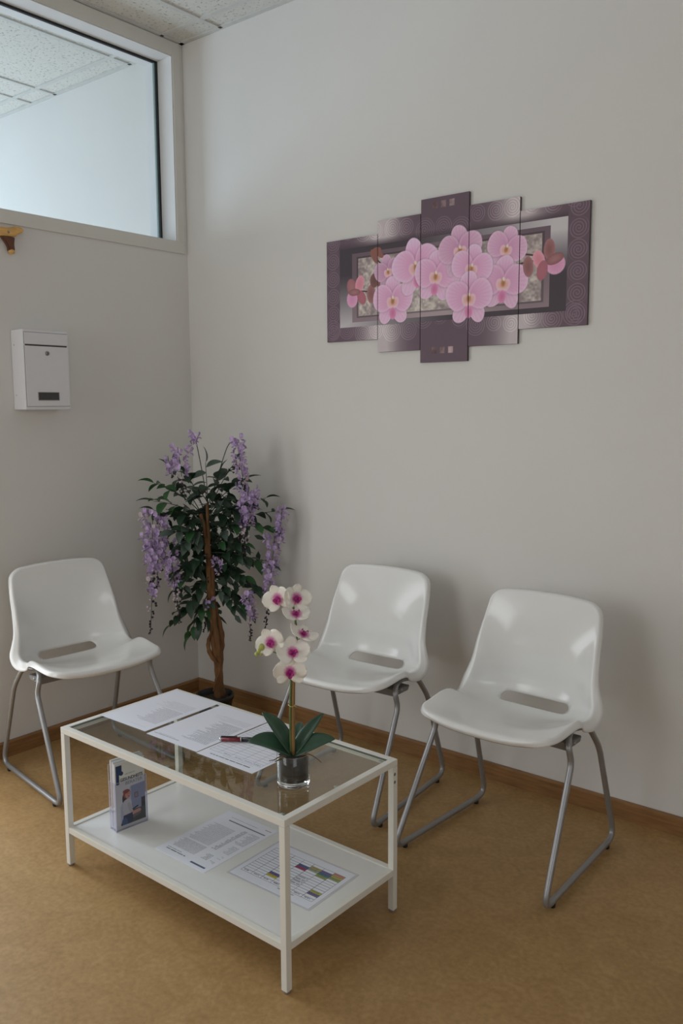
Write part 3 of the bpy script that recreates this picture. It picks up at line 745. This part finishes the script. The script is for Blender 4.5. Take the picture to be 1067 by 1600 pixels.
# ------------------------------------------------------------------ artificial wisteria tree
M_pot = mat('black_plastic_pot', (0.012, 0.014, 0.015, 1), 0.4); M_bark = mat('vine_bark', (0.20, 0.095, 0.035, 1), 0.8, var=.5, scale=40, bump=.9, bscale=70, stretch=(1, 1, .25)); M_tsoil = mat('moss_filling', (.045, .032, .018, 1), .9, var=.5, scale=50, bump=1, bscale=80)
M_leafs = [mat('wisteria_leaf_dark', (.018, .045, .022, 1), .5, var=.3, scale=30), mat('wisteria_leaf_green', (.032, .105, .032, 1), .45, var=.3, scale=30), mat('wisteria_leaf_grey', (.075, .11, .085, 1), .4, var=.25, scale=30)]
M_twig = mat('green_wire_twig', (.03, .045, .025, 1), .6)
M_lila = mat('lilac_blossom', (.50, .37, .60, 1), .6, var=.35, scale=90); M_pale = mat('pale_bud', (.55, .45, .50, 1), .6, var=.2, scale=90); M_dbud = mat('dark_bud', (.035, .022, .03, 1), .7)
TRX, TRY = .425, -.285
tree = thing('wisteria_tree', 'artificial wisteria tree with lilac flower clusters in black pot in corner', 'potted tree', (TRX, TRY, 0))
bm = lathe(bmesh.new(), [(0, 0), (.060, 0), (.062, .004), (.074, .128), (.081, .130), (.081, .148), (.077, .150), (.074, .148), (.070, .128), (.066, .118), (0, .118)], 40); obj('pot', bm, M_pot, tree)
bm = lathe(bmesh.new(), [(0, .134), (.03, .133), (.055, .128), (.0695, .124), (.066, .119), (0, .119)], 24); obj('soil', bm, M_tsoil, tree)
for v in bm.verts if False else []: pass
rv2 = Vector((.673, .74, 0)).normalized(); tv2 = Vector((.74, -.673, 0)).normalized()
def tp(a, z, d=0.0): return rv2*a+tv2*d+uz*z
def strand(pts, rads, tw=.0, ph=0.):
    P_ = spline([tp(*p) for p in pts], 7); n = len(P_); R = np.interp(np.linspace(0, 1, n), np.linspace(0, 1, len(rads)), rads)
    out = []
    for i, p in enumerate(P_):
        t = i/(n-1); a = ph+t*tw
        out.append(p+(rv2*math.cos(a)+tv2*math.sin(a))*(.013*(1-.5*t)))
    return tube(bmesh.new(), out, [float(r*(1+.14*math.sin(i*1.7+ph))) for i, r in enumerate(R)], 9)
obj('trunk', strand([(.016, .12), (.006, .30), (.004, .42), (-.003, .576), (-.013, .714), (-.031, .851), (-.047, .925)], [.017, .015, .014, .013, .012, .010, .007], 7, 0), M_bark, tree)
obj('trunk', strand([(.022, .12), (.018, .30), (.022, .40), (.008, .50), (-.002, .60), (-.004, .796), (-.008, .97)], [.016, .014, .013, .012, .011, .009, .006], -6, 2), M_bark, tree)
obj('trunk', strand([(.012, .12, .01), (.010, .28, .014), (.016, .42, .012), (.004, .60, .01), (-.008, .74, .008)], [.013, .012, .012, .010, .006], 9, 4), M_bark, tree)
obj('vine', strand([(-.012, .17, .02), (.004, .22, .03), (.024, .27, .02), (-.010, .33, .02), (-.016, .38, .01), (.0, .43, .02)], [.004, .006, .006, .009, .008, .004], 2, 1), M_bark, tree)
def leaflet_mesh(mi):
    n = 6; bm = bmesh.new(); rows = []; L_ = 1.0
    for i in range(n+1):
        t = i/n; wd = .24*max(math.sin(math.pi*t**.8), 0)**.8 if 0 < t < 1 else .004
        z = .10*math.sin(t*2.4)-.16*t*t
        rows.append([bm.verts.new((t*L_, u*wd, z+abs(u)*wd*.35)) for u in (-1, 0, 1)])
    for a, b_ in zip(rows[:-1], rows[1:]):
        for k in range(2): bm.faces.new((a[k], b_[k], b_[k+1], a[k+1])).smooth = True
    me = bpy.data.meshes.new('leaf'); bm.to_mesh(me); bm.free(); me.materials.append(M_leafs[mi]); return me
LM = [leaflet_mesh(i) for i in range(3)]
rl = random.Random(5)
NLEAF = 0
def leaf(pos, dirv, size, roll, mi):
    global NLEAF
    if NLEAF >= 296: return
    w_ = Vector((TRX, TRY, 0))+pos; e = w_+dirv.normalized()*size
    if w_.y > -.03 or e.y > -.012 or w_.x < .03 or e.x < .012: return
    NLEAF += 1
    x = dirv.normalized(); ref = uz if abs(x.z) < .95 else rv2
    y = ref.cross(x).normalized(); z = x.cross(y)
    Mx = Matrix((x, y, z)).transposed().to_4x4() @ Matrix.Rotation(roll, 4, 'X')
    o = link_mesh('leaf', LM[mi], tree); o.matrix_local = Matrix.Translation(pos) @ Mx @ Matrix.Diagonal((size, size, size, 1))
def spray(start, end, nleaf, size, sag=.03, mi=None):
    start, end = tp(*start), tp(*end)
    mid = (start+end)/2+uz*sag
    pts = [start*(1-t)**2+mid*2*t*(1-t)+end*t*t for t in np.linspace(0, 1, 9)]
    obj('twig', tube(bmesh.new(), pts, [.0022-.0012*i/8 for i in range(9)], 5), M_twig, tree)
    for k in range(nleaf):
        t = .25+.75*k/max(1, nleaf-1); p = start*(1-t)**2+mid*2*t*(1-t)+end*t*t
        tg = ((mid-start)*(1-t)+(end-mid)*t).normalized(); sd = tg.cross(uz).normalized() if abs(tg.z) < .97 else rv2.copy()
        s = 1 if k % 2 else -1
        if k == nleaf-1: d = tg
        else: d = tg*.55+sd*s*rl.uniform(.6, 1)+uz*rl.uniform(-.95, .25)+tv2*rl.uniform(-.1, .35)
        leaf(p, d, size*rl.uniform(.8, 1.15), rl.uniform(-.7, .7), mi if mi is not None and rl.random() < .7 else rl.choice((0, 0, 1, 2)))
# (start a,z,d) (end a,z,d)
SP = [((-.04, .93, .0), (-.225, 1.06, .03), 9, 1), ((-.04, .93, 0), (-.165, 1.12, .0), 8, 0), ((-.03, .95, 0), (-.10, 1.10, .05), 8, 0), ((-.04, .92, 0), (-.23, .985, .02), 7, 1),
      ((-.01, .96, 0), (-.015, 1.14, .02), 7, 2), ((-.01, .97, 0), (-.05, 1.03, .08), 7, 2), ((-.01, .96, 0), (.045, 1.10, .02), 8, 2), ((0, .95, 0), (.10, 1.13, .0), 8, 0), ((0, .94, 0), (.135, 1.06, .03), 8, 0),
      ((0, .92, 0), (.06, .985, .05), 8, 2), ((0, .9, 0), (.12, .955, .06), 8, 0), ((0, .9, 0), (.23, .985, .0), 9, 0), ((0, .88, 0), (.285, .93, .0), 8, 0), ((0, .86, 0), (.24, .86, .04), 8, 1),
      ((-.02, .86, 0), (-.23, .945, .0), 8, 0), ((-.02, .86, 0), (-.13, .93, .05), 9, 0), ((-.02, .84, 0), (-.15, .86, .07), 9, 2), ((-.02, .82, 0), (-.13, .80, .06), 9, 2), ((-.02, .80, 0), (-.17, .74, .02), 9, 0),
      ((-.01, .76, 0), (-.12, .70, .06), 9, 0), ((-.01, .74, 0), (-.15, .62, .04), 9, 0), ((0, .80, 0), (.12, .80, .05), 9, 2), ((0, .78, 0), (.10, .88, .04), 9, 2), ((0, .76, 0), (.16, .74, .05), 9, 0), ((0, .74, 0), (.23, .70, -.02), 8, 2),
      ((0, .70, 0), (.13, .66, .04), 9, 0), ((0, .68, 0), (.20, .60, .03), 9, 0), ((-.01, .66, 0), (-.11, .54, .05), 9, 0), ((-.01, .62, 0), (-.175, .465, .03), 9, 1), ((-.01, .60, 0), (-.10, .415, .04), 9, 1),
      ((0, .62, 0), (.10, .53, .05), 9, 2), ((0, .64, 0), (.15, .50, .02), 8, 0), ((-.01, .58, 0), (-.05, .47, .05), 7, 0), ((-.02, .84, -.02), (-.10, .78, -.08), 8, 0), ((0, .8, -.02), (.10, .76, -.07), 8, 0)]
for s, e, n, mi in SP: spray(s, e, n, rl.uniform(.064, .078), rl.uniform(.01, .05), mi)
obj('leaf_spray', tube(bmesh.new(), spline([tp(-.01, .96), tp(-.03, 1.10), tp(-.045, 1.19), tp(-.055, 1.24)], 6), .0018, 5), M_twig, tree)
obj('leaf_spray', tube(bmesh.new(), spline([tp(.0, .97), tp(.04, 1.10), tp(.075, 1.20), tp(.10, 1.225), tp(.115, 1.215)], 6), .0018, 5), M_twig, tree)
# dense inner foliage too small and hidden to count
bm = bmesh.new()
for k in range(420):
    a, z = rl.gauss(0, .085), rl.gauss(.76, .13); d = rl.uniform(-.10, -.025 if abs(a) < .05 else .04)
    if abs(a) > .2 or z < .48 or z > 1.02: continue
    c = tp(a, z, d)
    if (Vector((TRX, TRY, 0))+c).y > -.07 or (Vector((TRX, TRY, 0))+c).x < .07: continue
    x = (rv2*rl.uniform(-1, 1)+tv2*rl.uniform(-.3, .6)+uz*rl.uniform(-1, .3)).normalized(); y = x.cross(rl.choice((uz, tv2))).normalized(); s = rl.uniform(.045, .065)
    vs = [bm.verts.new(c+x*s*u+y*s*v) for u, v in ((0, 0), (.35, .2), (.7, .15), (1, 0), (.7, -.15), (.35, -.2))]
    bm.faces.new(vs)
o = obj('inner_foliage', bm, M_leafs[0], tree); o['kind'] = 'stuff'
rf = random.Random(3)
def blossom(bm, c, s, dirv, mi):
    d = dirv.normalized(); y = d.cross(uz); y = y.normalized() if y.length > .01 else rv2; z = y.cross(d)
    def pet(pts):
        f = bm.faces.new([bm.verts.new(c+d*(p[0]*s)+y*(p[1]*s)+z*(p[2]*s)) for p in pts]); f.material_index = mi
    # banner in two halves folded on the keel line, then two wings
    pet([(0, 0, 0), (.25, .45, .25), (.35, .5, .75), (.2, .25, 1.05), (.1, 0, .95)]); pet([(0, 0, 0), (.1, 0, .95), (.2, -.25, 1.05), (.35, -.5, .75), (.25, -.45, .25)])
    pet([(0, 0, 0), (.6, .28, .0), (.95, .12, -.25), (.55, 0, -.30)]); pet([(0, 0, 0), (.55, 0, -.30), (.95, -.12, -.25), (.6, -.28, .0)])
def raceme(top, bottom, wtop, n, full=.62, d=0.05):
    """hanging flower cluster: open blossoms above, pale then dark buds towards the tip"""
    bm = bmesh.new(); a0, z0 = top; a1, z1 = bottom
    P_ = [tp(a0+(a1-a0)*t, z0+(z1-z0)*t, d+.01*math.sin(4*t)) for t in np.linspace(0, 1, 10)]
    tube(bm, P_, .0013, 5, mi=3)
    for k in range(n):
        t = (k+rf.random())/n; r = wtop*(1-.80*t)*rf.uniform(.35, 1)
        an = rf.uniform(0, 2*math.pi); rad = rv2*math.cos(an)+tv2*math.sin(an)
        c = tp(a0+(a1-a0)*t, z0+(z1-z0)*t, d)+rad*r
        wpos = Vector((TRX, TRY, 0))+c
        if wpos.y > -.03 or wpos.x < .03: continue
        if t < full: blossom(bm, c, rf.uniform(.017, .025), rad+uz*rf.uniform(-.6, .2)+tv2*.3, 0 if rf.random() < .88 else 1)
        else:
            q = (t-full)/(1-full); mi = 1 if rf.random() > q*1.3 else 2; s = .0065-.0030*q
            m_ = bmesh.new(); bmesh.ops.create_icosphere(m_, subdivisions=1, radius=s); m_.transform(Matrix.Translation(c)); me = bpy.data.meshes.new('t'); m_.to_mesh(me); m_.free()
            k0 = len(bm.faces); bm.from_mesh(me); bpy.data.meshes.remove(me); bm.faces.ensure_lookup_table()
            for f in bm.faces[k0:]: f.material_index = mi
    obj('flower_cluster', bm, [M_lila, M_pale, M_dbud, M_twig], tree)
for args in (((-.232, .945), (-.246, .60), .055, 105, .75), ((-.205, .93), (-.225, .62), .05, 60, .7), ((-.24, .66), (-.258, .432), .028, 30, .3), ((-.172, .82), (-.135, .475), .036, 70, .55), ((-.125, 1.205), (-.10, .985), .05, 46, .5),
             ((-.165, 1.17), (-.15, 1.08), .03, 14, .9), ((-.052, 1.262), (-.062, 1.215), .018, 9, 1.), ((.113, 1.235), (.142, 1.02), .028, 46, .8), ((.158, 1.04), (.132, .755), .048, 100, .6), ((.145, 1.0), (.12, .80), .045, 40, .6), ((.296, .945), (.275, .78), .024, 34, .85),
             ((.262, .83), (.218, .44), .036, 85, .7), ((.150, .59), (.155, .385), .032, 42, .55), ((-.02, .56), (-.04, .42), .02, 16, .2, .02), ((.02, .74), (.03, .66), .02, 10, .8, .03)):
    raceme(*args)

# ------------------------------------------------------------------ five piece canvas picture
def painting():
    WD, HT = 1.09, .581; S = 1300
    nx, ny = int(WD*S), int(HT*S)
    Z_, X_ = np.mgrid[0:ny, 0:nx].astype(np.float64)/S     # metres, row 0 = bottom
    mau = np.array([.300, .240, .275]); sil = np.array([.600, .565, .570])
    def mixc(a, b, t): return a*(1-t[..., None])+b*t[..., None]
    # silver sheen of the border runs diagonally between the panels
    sheen = np.exp(-((X_-.265)/.085)**2)+np.exp(-((X_-.845)/.085)**2)
    im = mixc(mau, sil, np.clip(sheen*(.9+.3*np.abs(Z_-.29)/.29), 0, 1))
    # scroll spirals of the border as light relief lines
    rs = np.random.default_rng(4)
    def spiral(cx, cz, R, pitch, ph, sgn):
        dx, dz = X_-cx, Z_-cz; r = np.hypot(dx, dz); th = np.arctan2(dz, dx)*sgn
        q = (r/pitch-(th+ph)/(2*math.pi)) % 1.0
        ln_ = np.exp(-((q-.5)/.16)**2)*(r < R)*np.clip((R-r)/.004, 0, 1)
        return ln_
    band = np.zeros_like(X_)
    k = 0
    for cx in np.arange(.03, 1.09, .072):
        for cz in (.045, .50) if not (.42 < cx < .66) else (.075, .465):
            R = .026+.014*rs.random(); band = np.maximum(band, spiral(cx+rs.uniform(-.01, .01), cz+rs.uniform(-.012, .012)+(.0 if cz > .3 else .085), R+.006, .0085, rs.uniform(0, 6), 1 if k % 2 else -1)); k += 1
    for cz in np.arange(.125, .47, .068):
        for cx in (.034, 1.052): band = np.maximum(band, spiral(cx, cz+.01, .037, .0095, rs.uniform(0, 6), 1 if k % 2 else -1)); k += 1
    im = im+band[..., None]*np.array([.11, .105, .11])
    def inr(x0, x1, z0, z1): return (X_ > x0) & (X_ < x1) & (Z_ > z0) & (Z_ < z1)
    # dark shaded line above the metallic frame
    m = inr(.066, 1.015, .447, .470); t = np.clip((.470-Z_)/.023, 0, 1); im[m] = mixc(im, mau*.72, t*.85)[m]
    # metallic frame, each side with its own sheen
    m = inr(.067, 1.015, .148, .447)
    tx = np.clip((X_-.067)/.948, 0, 1); tz = np.clip((Z_-.148)/.299, 0, 1)
    top = np.clip((tx-.35)/.6, 0, 1); bot = np.clip(1-tx/.55, 0, 1); lef = np.clip(1-tz*1.5, 0, 1); rig = np.clip((tz-.42)*2.2, 0, 1)
    dl, dr, dt, db = X_-.067, 1.015-X_, .447-Z_, Z_-.148
    near = np.argmin(np.stack([dl*.35, dr*.35, dt, db]), 0)
    sh = np.choose(near, [lef, rig, top, bot]); fr = mixc(np.array([.20, .17, .195]), np.array([.62, .60, .61]), sh); im[m] = fr[m]
    # bevel and textured field
    m = inr(.129, .955, .166, .426); tz2 = np.clip((Z_-.166)/.26, 0, 1)
    im[m] = mixc(np.array([.52, .46, .475]), np.array([.33, .27, .30]), np.clip(.2+.8*tz2+.25*np.sin(X_*9), 0, 1))[m]
    m = inr(.151, .934, .182, .412); im[m] = im[m]*.74
    nz = np.zeros_like(X_)
    for o_ in (12, 30, 70, 150):
        g = rs.random((int(HT*o_)+3, int(WD*o_)+3)); gy_, gx_ = Z_*o_, X_*o_; iy, ix = gy_.astype(int), gx_.astype(int); fy, fx = gy_-iy, gx_-ix
        nz += (g[iy, ix]*(1-fx)*(1-fy)+g[iy, ix+1]*fx*(1-fy)+g[iy+1, ix]*(1-fx)*fy+g[iy+1, ix+1]*fx*fy)/4
    m = inr(.159, .926, .188, .405); tex = np.clip((nz-.36)*3.2, 0, 1); im[m] = mixc(np.array([.44, .39, .39]), np.array([.66, .63, .60]), tex)[m]
    # squares on the middle panel
    for i, xs_ in enumerate((.497, .532, .567)):
        for zs_ in (.545, .033):
            m = inr(xs_, xs_+.021, zs_-.002, zs_+.021); im[m] = (np.array([.42+.08*i, .31+.09*i, .32+.09*i])*(.85+.5*(nz[m]-.5)[:, None]*2))
    # orchids
    def put(cx, cz, rx, rz, rot, c0, c1, soft=.10, edge=None):
        dx, dz = X_-cx, Z_-cz; c_, s_ = math.cos(rot), math.sin(rot); a = (dx*c_+dz*s_)/rx; b_ = (-dx*s_+dz*c_)/rz
        q = np.hypot(a, b_); al = np.clip((1-q)/soft, 0, 1)
        if not al.any(): return
        col = mixc(np.array(c0), np.array(c1), np.clip(q, 0, 1)**1.6)
        col = col*(1+.018*np.sin(np.arctan2(b_, a)*14)[..., None]*np.clip(q, 0, 1)[..., None])
        im[:] = mixc(im, np.zeros(3), np.zeros_like(al))*(1-al[..., None])+col*al[..., None]
    def petal(cx, cz, rx, rz, rot, base, bx, bz, tone):
        """one printed petal: deeper pink towards its root (bx,bz), pale rim, thin shaded outline"""
        dx, dz = X_-cx, Z_-cz; c_, s_ = math.cos(rot), math.sin(rot); a = (dx*c_+dz*s_)/rx; b_ = (-dx*s_+dz*c_)/rz
        q = np.hypot(a, b_)*(1+.035*np.sin(3*np.arctan2(b_, a)+cx*90)); al = np.clip((1-q)/.07, 0, 1)
        g = np.clip(np.hypot(X_-bx, Z_-bz)/(rx+rz), 0, 1)
        col = mixc(np.array(base), np.array((.735, .600, .690)), g**.9)
        col = mixc(col, np.array((.78, .675, .74)), np.clip((q-.76)/.22, 0, 1)*.45)
        col = col*(1+.018*np.sin(np.arctan2(Z_-bz, X_-bx)*34)[..., None]*np.clip(g*1.6, 0, 1)[..., None])*(1-.11*tone)
        sh = np.clip((1.13-q)/.15, 0, 1)*(1-al)*.09
        im[:] = im*(1-sh[..., None]); im[:] = im*(1-al[..., None])+col*al[..., None]
    def orchid(cx, cz, R, tone=0., rot=0.):
        R = R*.99; c_, s_ = math.cos(rot), math.sin(rot); W_ = lambda a, b_: (cx+(a*c_-b_*s_)*R, cz+(a*s_+b_*c_)*R)
        o_ = W_(0, 0); d1 = (.63, .40, .545); d2 = (.66, .455, .58)
        petal(*W_(0, .56), R*.40, R*.46, rot, d1, *o_, tone); petal(*W_(-.36, -.58), R*.34, R*.46, rot-.55, d1, *o_, tone+.3); petal(*W_(.36, -.58), R*.34, R*.46, rot+.55, d1, *o_, tone+.3)
        petal(*W_(-.52, .08), R*.56, R*.60, rot+.2, d2, *o_, tone); petal(*W_(.52, .08), R*.56, R*.60, rot-.2, d2, *o_, tone)
        put(*W_(0, -.56), R*.20, R*.30, rot, (.63, .36, .50), (.70, .47, .59), .2)
        put(*W_(-.14, -.12), R*.19, R*.27, rot+.3, (.70, .52, .52), (.77, .67, .69), .3); put(*W_(.14, -.12), R*.19, R*.27, rot-.3, (.70, .52, .52), (.77, .67, .69), .3)
        put(*W_(0, -.06), R*.15, R*.24, rot, (.52, .36, .22), (.68, .50, .42), .6); put(*W_(.01, .10), R*.07, R*.10, rot+.3, (.80, .70, .66), (.72, .58, .56), .3)
    br = (.42, .27, .27); br2 = (.52, .36, .37)
    def stem(x0, z0, x1, z1, wd=.0028):
        L_ = math.hypot(x1-x0, z1-z0); t = np.clip(((X_-x0)*(x1-x0)+(Z_-z0)*(z1-z0))/L_**2, 0, 1); d_ = np.hypot(X_-x0-t*(x1-x0), Z_-z0-t*(z1-z0)); m_ = d_ < wd; im[m_] = np.array([.24, .15, .17])
    for q in ((.15, .285, .30, .265), (.22, .30, .30, .34), (.24, .40, .285, .36), (.30, .30, .33, .34), (.80, .31, .95, .325), (.86, .345, .93, .33), (.30, .28, .40, .33)): stem(*q)
    put(.129, .255, .028, .034, 0, (.66, .45, .57), (.70, .52, .61)); put(.127, .300, .024, .035, .3, br2, (.50, .30, .33)); put(.166, .31, .022, .034, -.3, (.66, .42, .46), (.70, .48, .55)); put(.175, .258, .020, .030, .5, (.56, .32, .37), (.52, .31, .35)); put(.140, .280, .03, .014, 0, br2, br)
    put(.221, .268, .021, .037, 0, br, br2); put(.236, .316, .021, .028, 0, (.33, .22, .21), (.40, .27, .26)); put(.262, .300, .012, .014, 0, br, br)
    put(.243, .420, .028, .018, .3, br, (.46, .28, .22)); put(.236, .405, .012, .032, .5, br, (.46, .28, .22)); put(.262, .41, .022, .010, -.6, br, (.46, .28, .22))
    orchid(.300, .345, .062, 1.0, .2); orchid(.322, .238, .088, .1); orchid(.425, .352, .100, .0, .15); orchid(.512, .310, .088, .1, -.1)
    orchid(.612, .388, .086, .7, .1); orchid(.795, .372, .074, .5, -.3); orchid(.785, .262, .088, .3, -.1); orchid(.660, .322, .080, .1, -.2); orchid(.650, .222, .090, .2, 0)
    put(.877, .302, .020, .036, .1, br, br2); put(.952, .350, .021, .036, 0, br, br2); put(.915, .322, .022, .032, .4, (.66, .42, .46), (.70, .50, .55)); put(.975, .300, .036, .034, .2, (.66, .45, .57), (.70, .52, .61)); put(.972, .318, .034, .018, .3, br2, br); put(.928, .285, .020, .034, -.2, (.54, .32, .36), (.52, .31, .35))
    # photographed tones are about half the print's own reflectance
    l = np.clip(im, 0, 1); l = np.where(l <= .04045, l/12.92, ((l+.055)/1.055)**2.4)*GAIN; l = np.clip(l, 0, .92)
    return np.where(l <= .0031308, l*12.92, 1.055*l**(1/2.4)-.055)
GAIN = 2.0
M_print = image_mat('canvas_print', painting(), .6)
M_cedge = mat('canvas_edge', (.075, .055, .065, 1), .7)
XS = [.8362, 1.0881, 1.2825, 1.4847, 1.6805, 1.9259]
ZZ = [(2.0106, 1.6208), (2.0583, 1.572), (2.1062, 1.5254), (2.0591, 1.576), (2.012, 1.6243)]
LB = ['leftmost canvas panel of orchid picture, dark scroll border on its left', 'second canvas panel from left, pink orchid low on it, silver upper corner', 'tallest middle canvas panel with three small squares at each end', 'fourth canvas panel from left, right of the tallest one', 'rightmost canvas panel with dark scroll border on its right edge']
for i in range(5):
    x0, x1 = XS[i]+.0012, XS[i+1]-.0012; zt, zb = ZZ[i]
    bm = bmesh.new(); box(bm, (x0, -.0115, zb), (x1, -.0015, zt), .0012)
    uv = bm.loops.layers.uv.new('UVMap')
    for f in bm.faces:
        f.material_index = 0 if f.normal.y < -.4 or f.calc_center_median().y < -.011 else 1
        for l in f.loops: l[uv].uv = ((l.vert.co.x-.836)/1.09, (l.vert.co.z-1.525)/.581)
    c = Vector(((x0+x1)/2, -.0065, (zt+zb)/2)); bm.transform(Matrix.Translation(-c))
    o = obj('canvas_panel', bm, [M_print, M_cedge], None, c); tag(o, LB[i], 'picture', 'five piece orchid canvas on the right wall')

# ------------------------------------------------------------------ mailbox
M_mail = mat('white_enamel', (.78, .78, .80, 1), .35, var=.01); M_lock = mat('nickel_lock', (.30, .29, .27, 1), .35, metal=.9); M_slot = mat('dark_window_and_gap_shade', (.05, .05, .048, 1), .25)
mb = thing('mailbox', 'white metal wall mailbox with lock on the left wall', 'mailbox', (0, -.80, 1.36))
# local: y across, x out of the wall, z up
bm = bmesh.new(); box(bm, (.001, -.0975, 0), (.086, .0975, .302), .005); obj('body', bm, M_mail, mb)
bm = bmesh.new(); box(bm, (.0862, -.093, .247), (.0895, .091, .291), .0012); obj('letter_flap', bm, M_mail, mb)
bm = bmesh.new(); box(bm, (.0862, -.093, .013), (.0895, .091, .241), .0012); dr = obj('door', bm, M_mail, mb)
bm = lathe(bmesh.new(), [(0, .004), (.004, .004), (.0082, .003), (.0088, 0), (0, 0)], 20); bm.transform(Matrix.Translation((.0896, .0, .215)) @ Matrix.Rotation(math.pi/2, 4, 'Y')); lk = obj('lock', bm, M_lock, dr)
bm = bmesh.new(); box(bm, (.0936, -.0012, .211), (.0942, .0012, .219)); obj('keyhole', bm, M_gasket, dr)
bm = bmesh.new(); box(bm, (.0896, -.045, .037), (.0906, .042, .065)); obj('name_window', bm, M_slot, dr)
bm = bmesh.new()
for a, b_ in (((-.047, .035), (.044, .037)), ((-.047, .065), (.044, .067)), ((-.047, .037), (-.045, .065)), ((.042, .037), (.044, .065))): box(bm, (.0896, a[0], a[1]), (.0914, b_[0], b_[1]))
obj('name_window_frame', bm, M_lock, dr)
bm = bmesh.new(); box(bm, (.0862, -.091, .2412), (.0868, .089, .2468)); obj('slot_shadow_gap', bm, M_slot, mb)  # dark strip standing in for the shade between flap and door
bm = bmesh.new()
for a, b_ in (((-.0945, .2915), (.0925, .2928)), ((-.0945, .2465), (-.0932, .2915)), ((.0912, .2465), (.0925, .2915)), ((-.0945, .0115), (.0925, .0128)), ((-.0945, .0128), (-.0932, .2412)), ((.0912, .0128), (.0925, .2412))): box(bm, (.0861, a[0], a[1]), (.0866, b_[0], b_[1]))
obj('seam_shade', bm, mat('grey_seam_shade', (.16, .16, .165, 1), .6), mb)  # thin grey outline drawn as the shade in the flap and door gaps
for z in (.055, .245):
    bm = lathe(bmesh.new(), [(.0022, 0), (.0022, .0008), (0, .001)], 10); bm.transform(Matrix.Translation((.022, -.0975, z)) @ Matrix.Rotation(math.pi/2, 4, 'X')); obj('rivet', bm, M_lock, mb)

# ------------------------------------------------------------------ wooden wall hook
M_pine = mat('golden_varnished_wood', (.72, .42, .13, 1), .35, var=.2, scale=30, stretch=(1, 1, 4)); M_walnut = mat('dark_brown_wood', (.13, .045, .02, 1), .4, var=.3, scale=30)
hk = thing('wall_hook', 'golden and brown wooden hook on the left wall under the window', 'hook', (.0015, -.886, 2.0))
bm = prism(bmesh.new(), [(-.20, .004), (-.05, .004), (-.016, .0075), (.018, .0085), (.034, .022), (.048, .028), (.054, .033), (.054, .042), (.042, .047), (.018, .047), (-.01, .038), (-.20, .034)], .0005, .022, 'x')
bmesh.ops.bevel(bm, geom=list(bm.edges), offset=.003, segments=2, affect='EDGES'); obj('bar', bm, M_pine, hk)
bm = prism(bmesh.new(), [(-.038, .006), (.018, .006), (.014, -.020), (.016, -.040), (.012, -.046), (-.008, -.046), (-.010, -.030), (-.022, -.012)], .001, .018, 'x')
bmesh.ops.bevel(bm, geom=list(bm.edges), offset=.002, segments=2, affect='EDGES'); obj('arm', bm, M_walnut, hk)
bm = bmesh.new(); bmesh.ops.create_uvsphere(bm, u_segments=16, v_segments=10, radius=.0125); bm.transform(Matrix.Translation((.014, .003, -.048)) @ Matrix.Diagonal((1, 1, .75, 1))); obj('knob', bm, M_pine, hk, smooth=True)
bm = lathe(bmesh.new(), [(0, .003), (.003, .0025), (.005, 0), (0, 0)], 12); bm.transform(Matrix.Translation((.0222, -.010, .022)) @ Matrix.Rotation(math.pi/2, 4, 'Y')); obj('screw', bm, M_lock, hk)
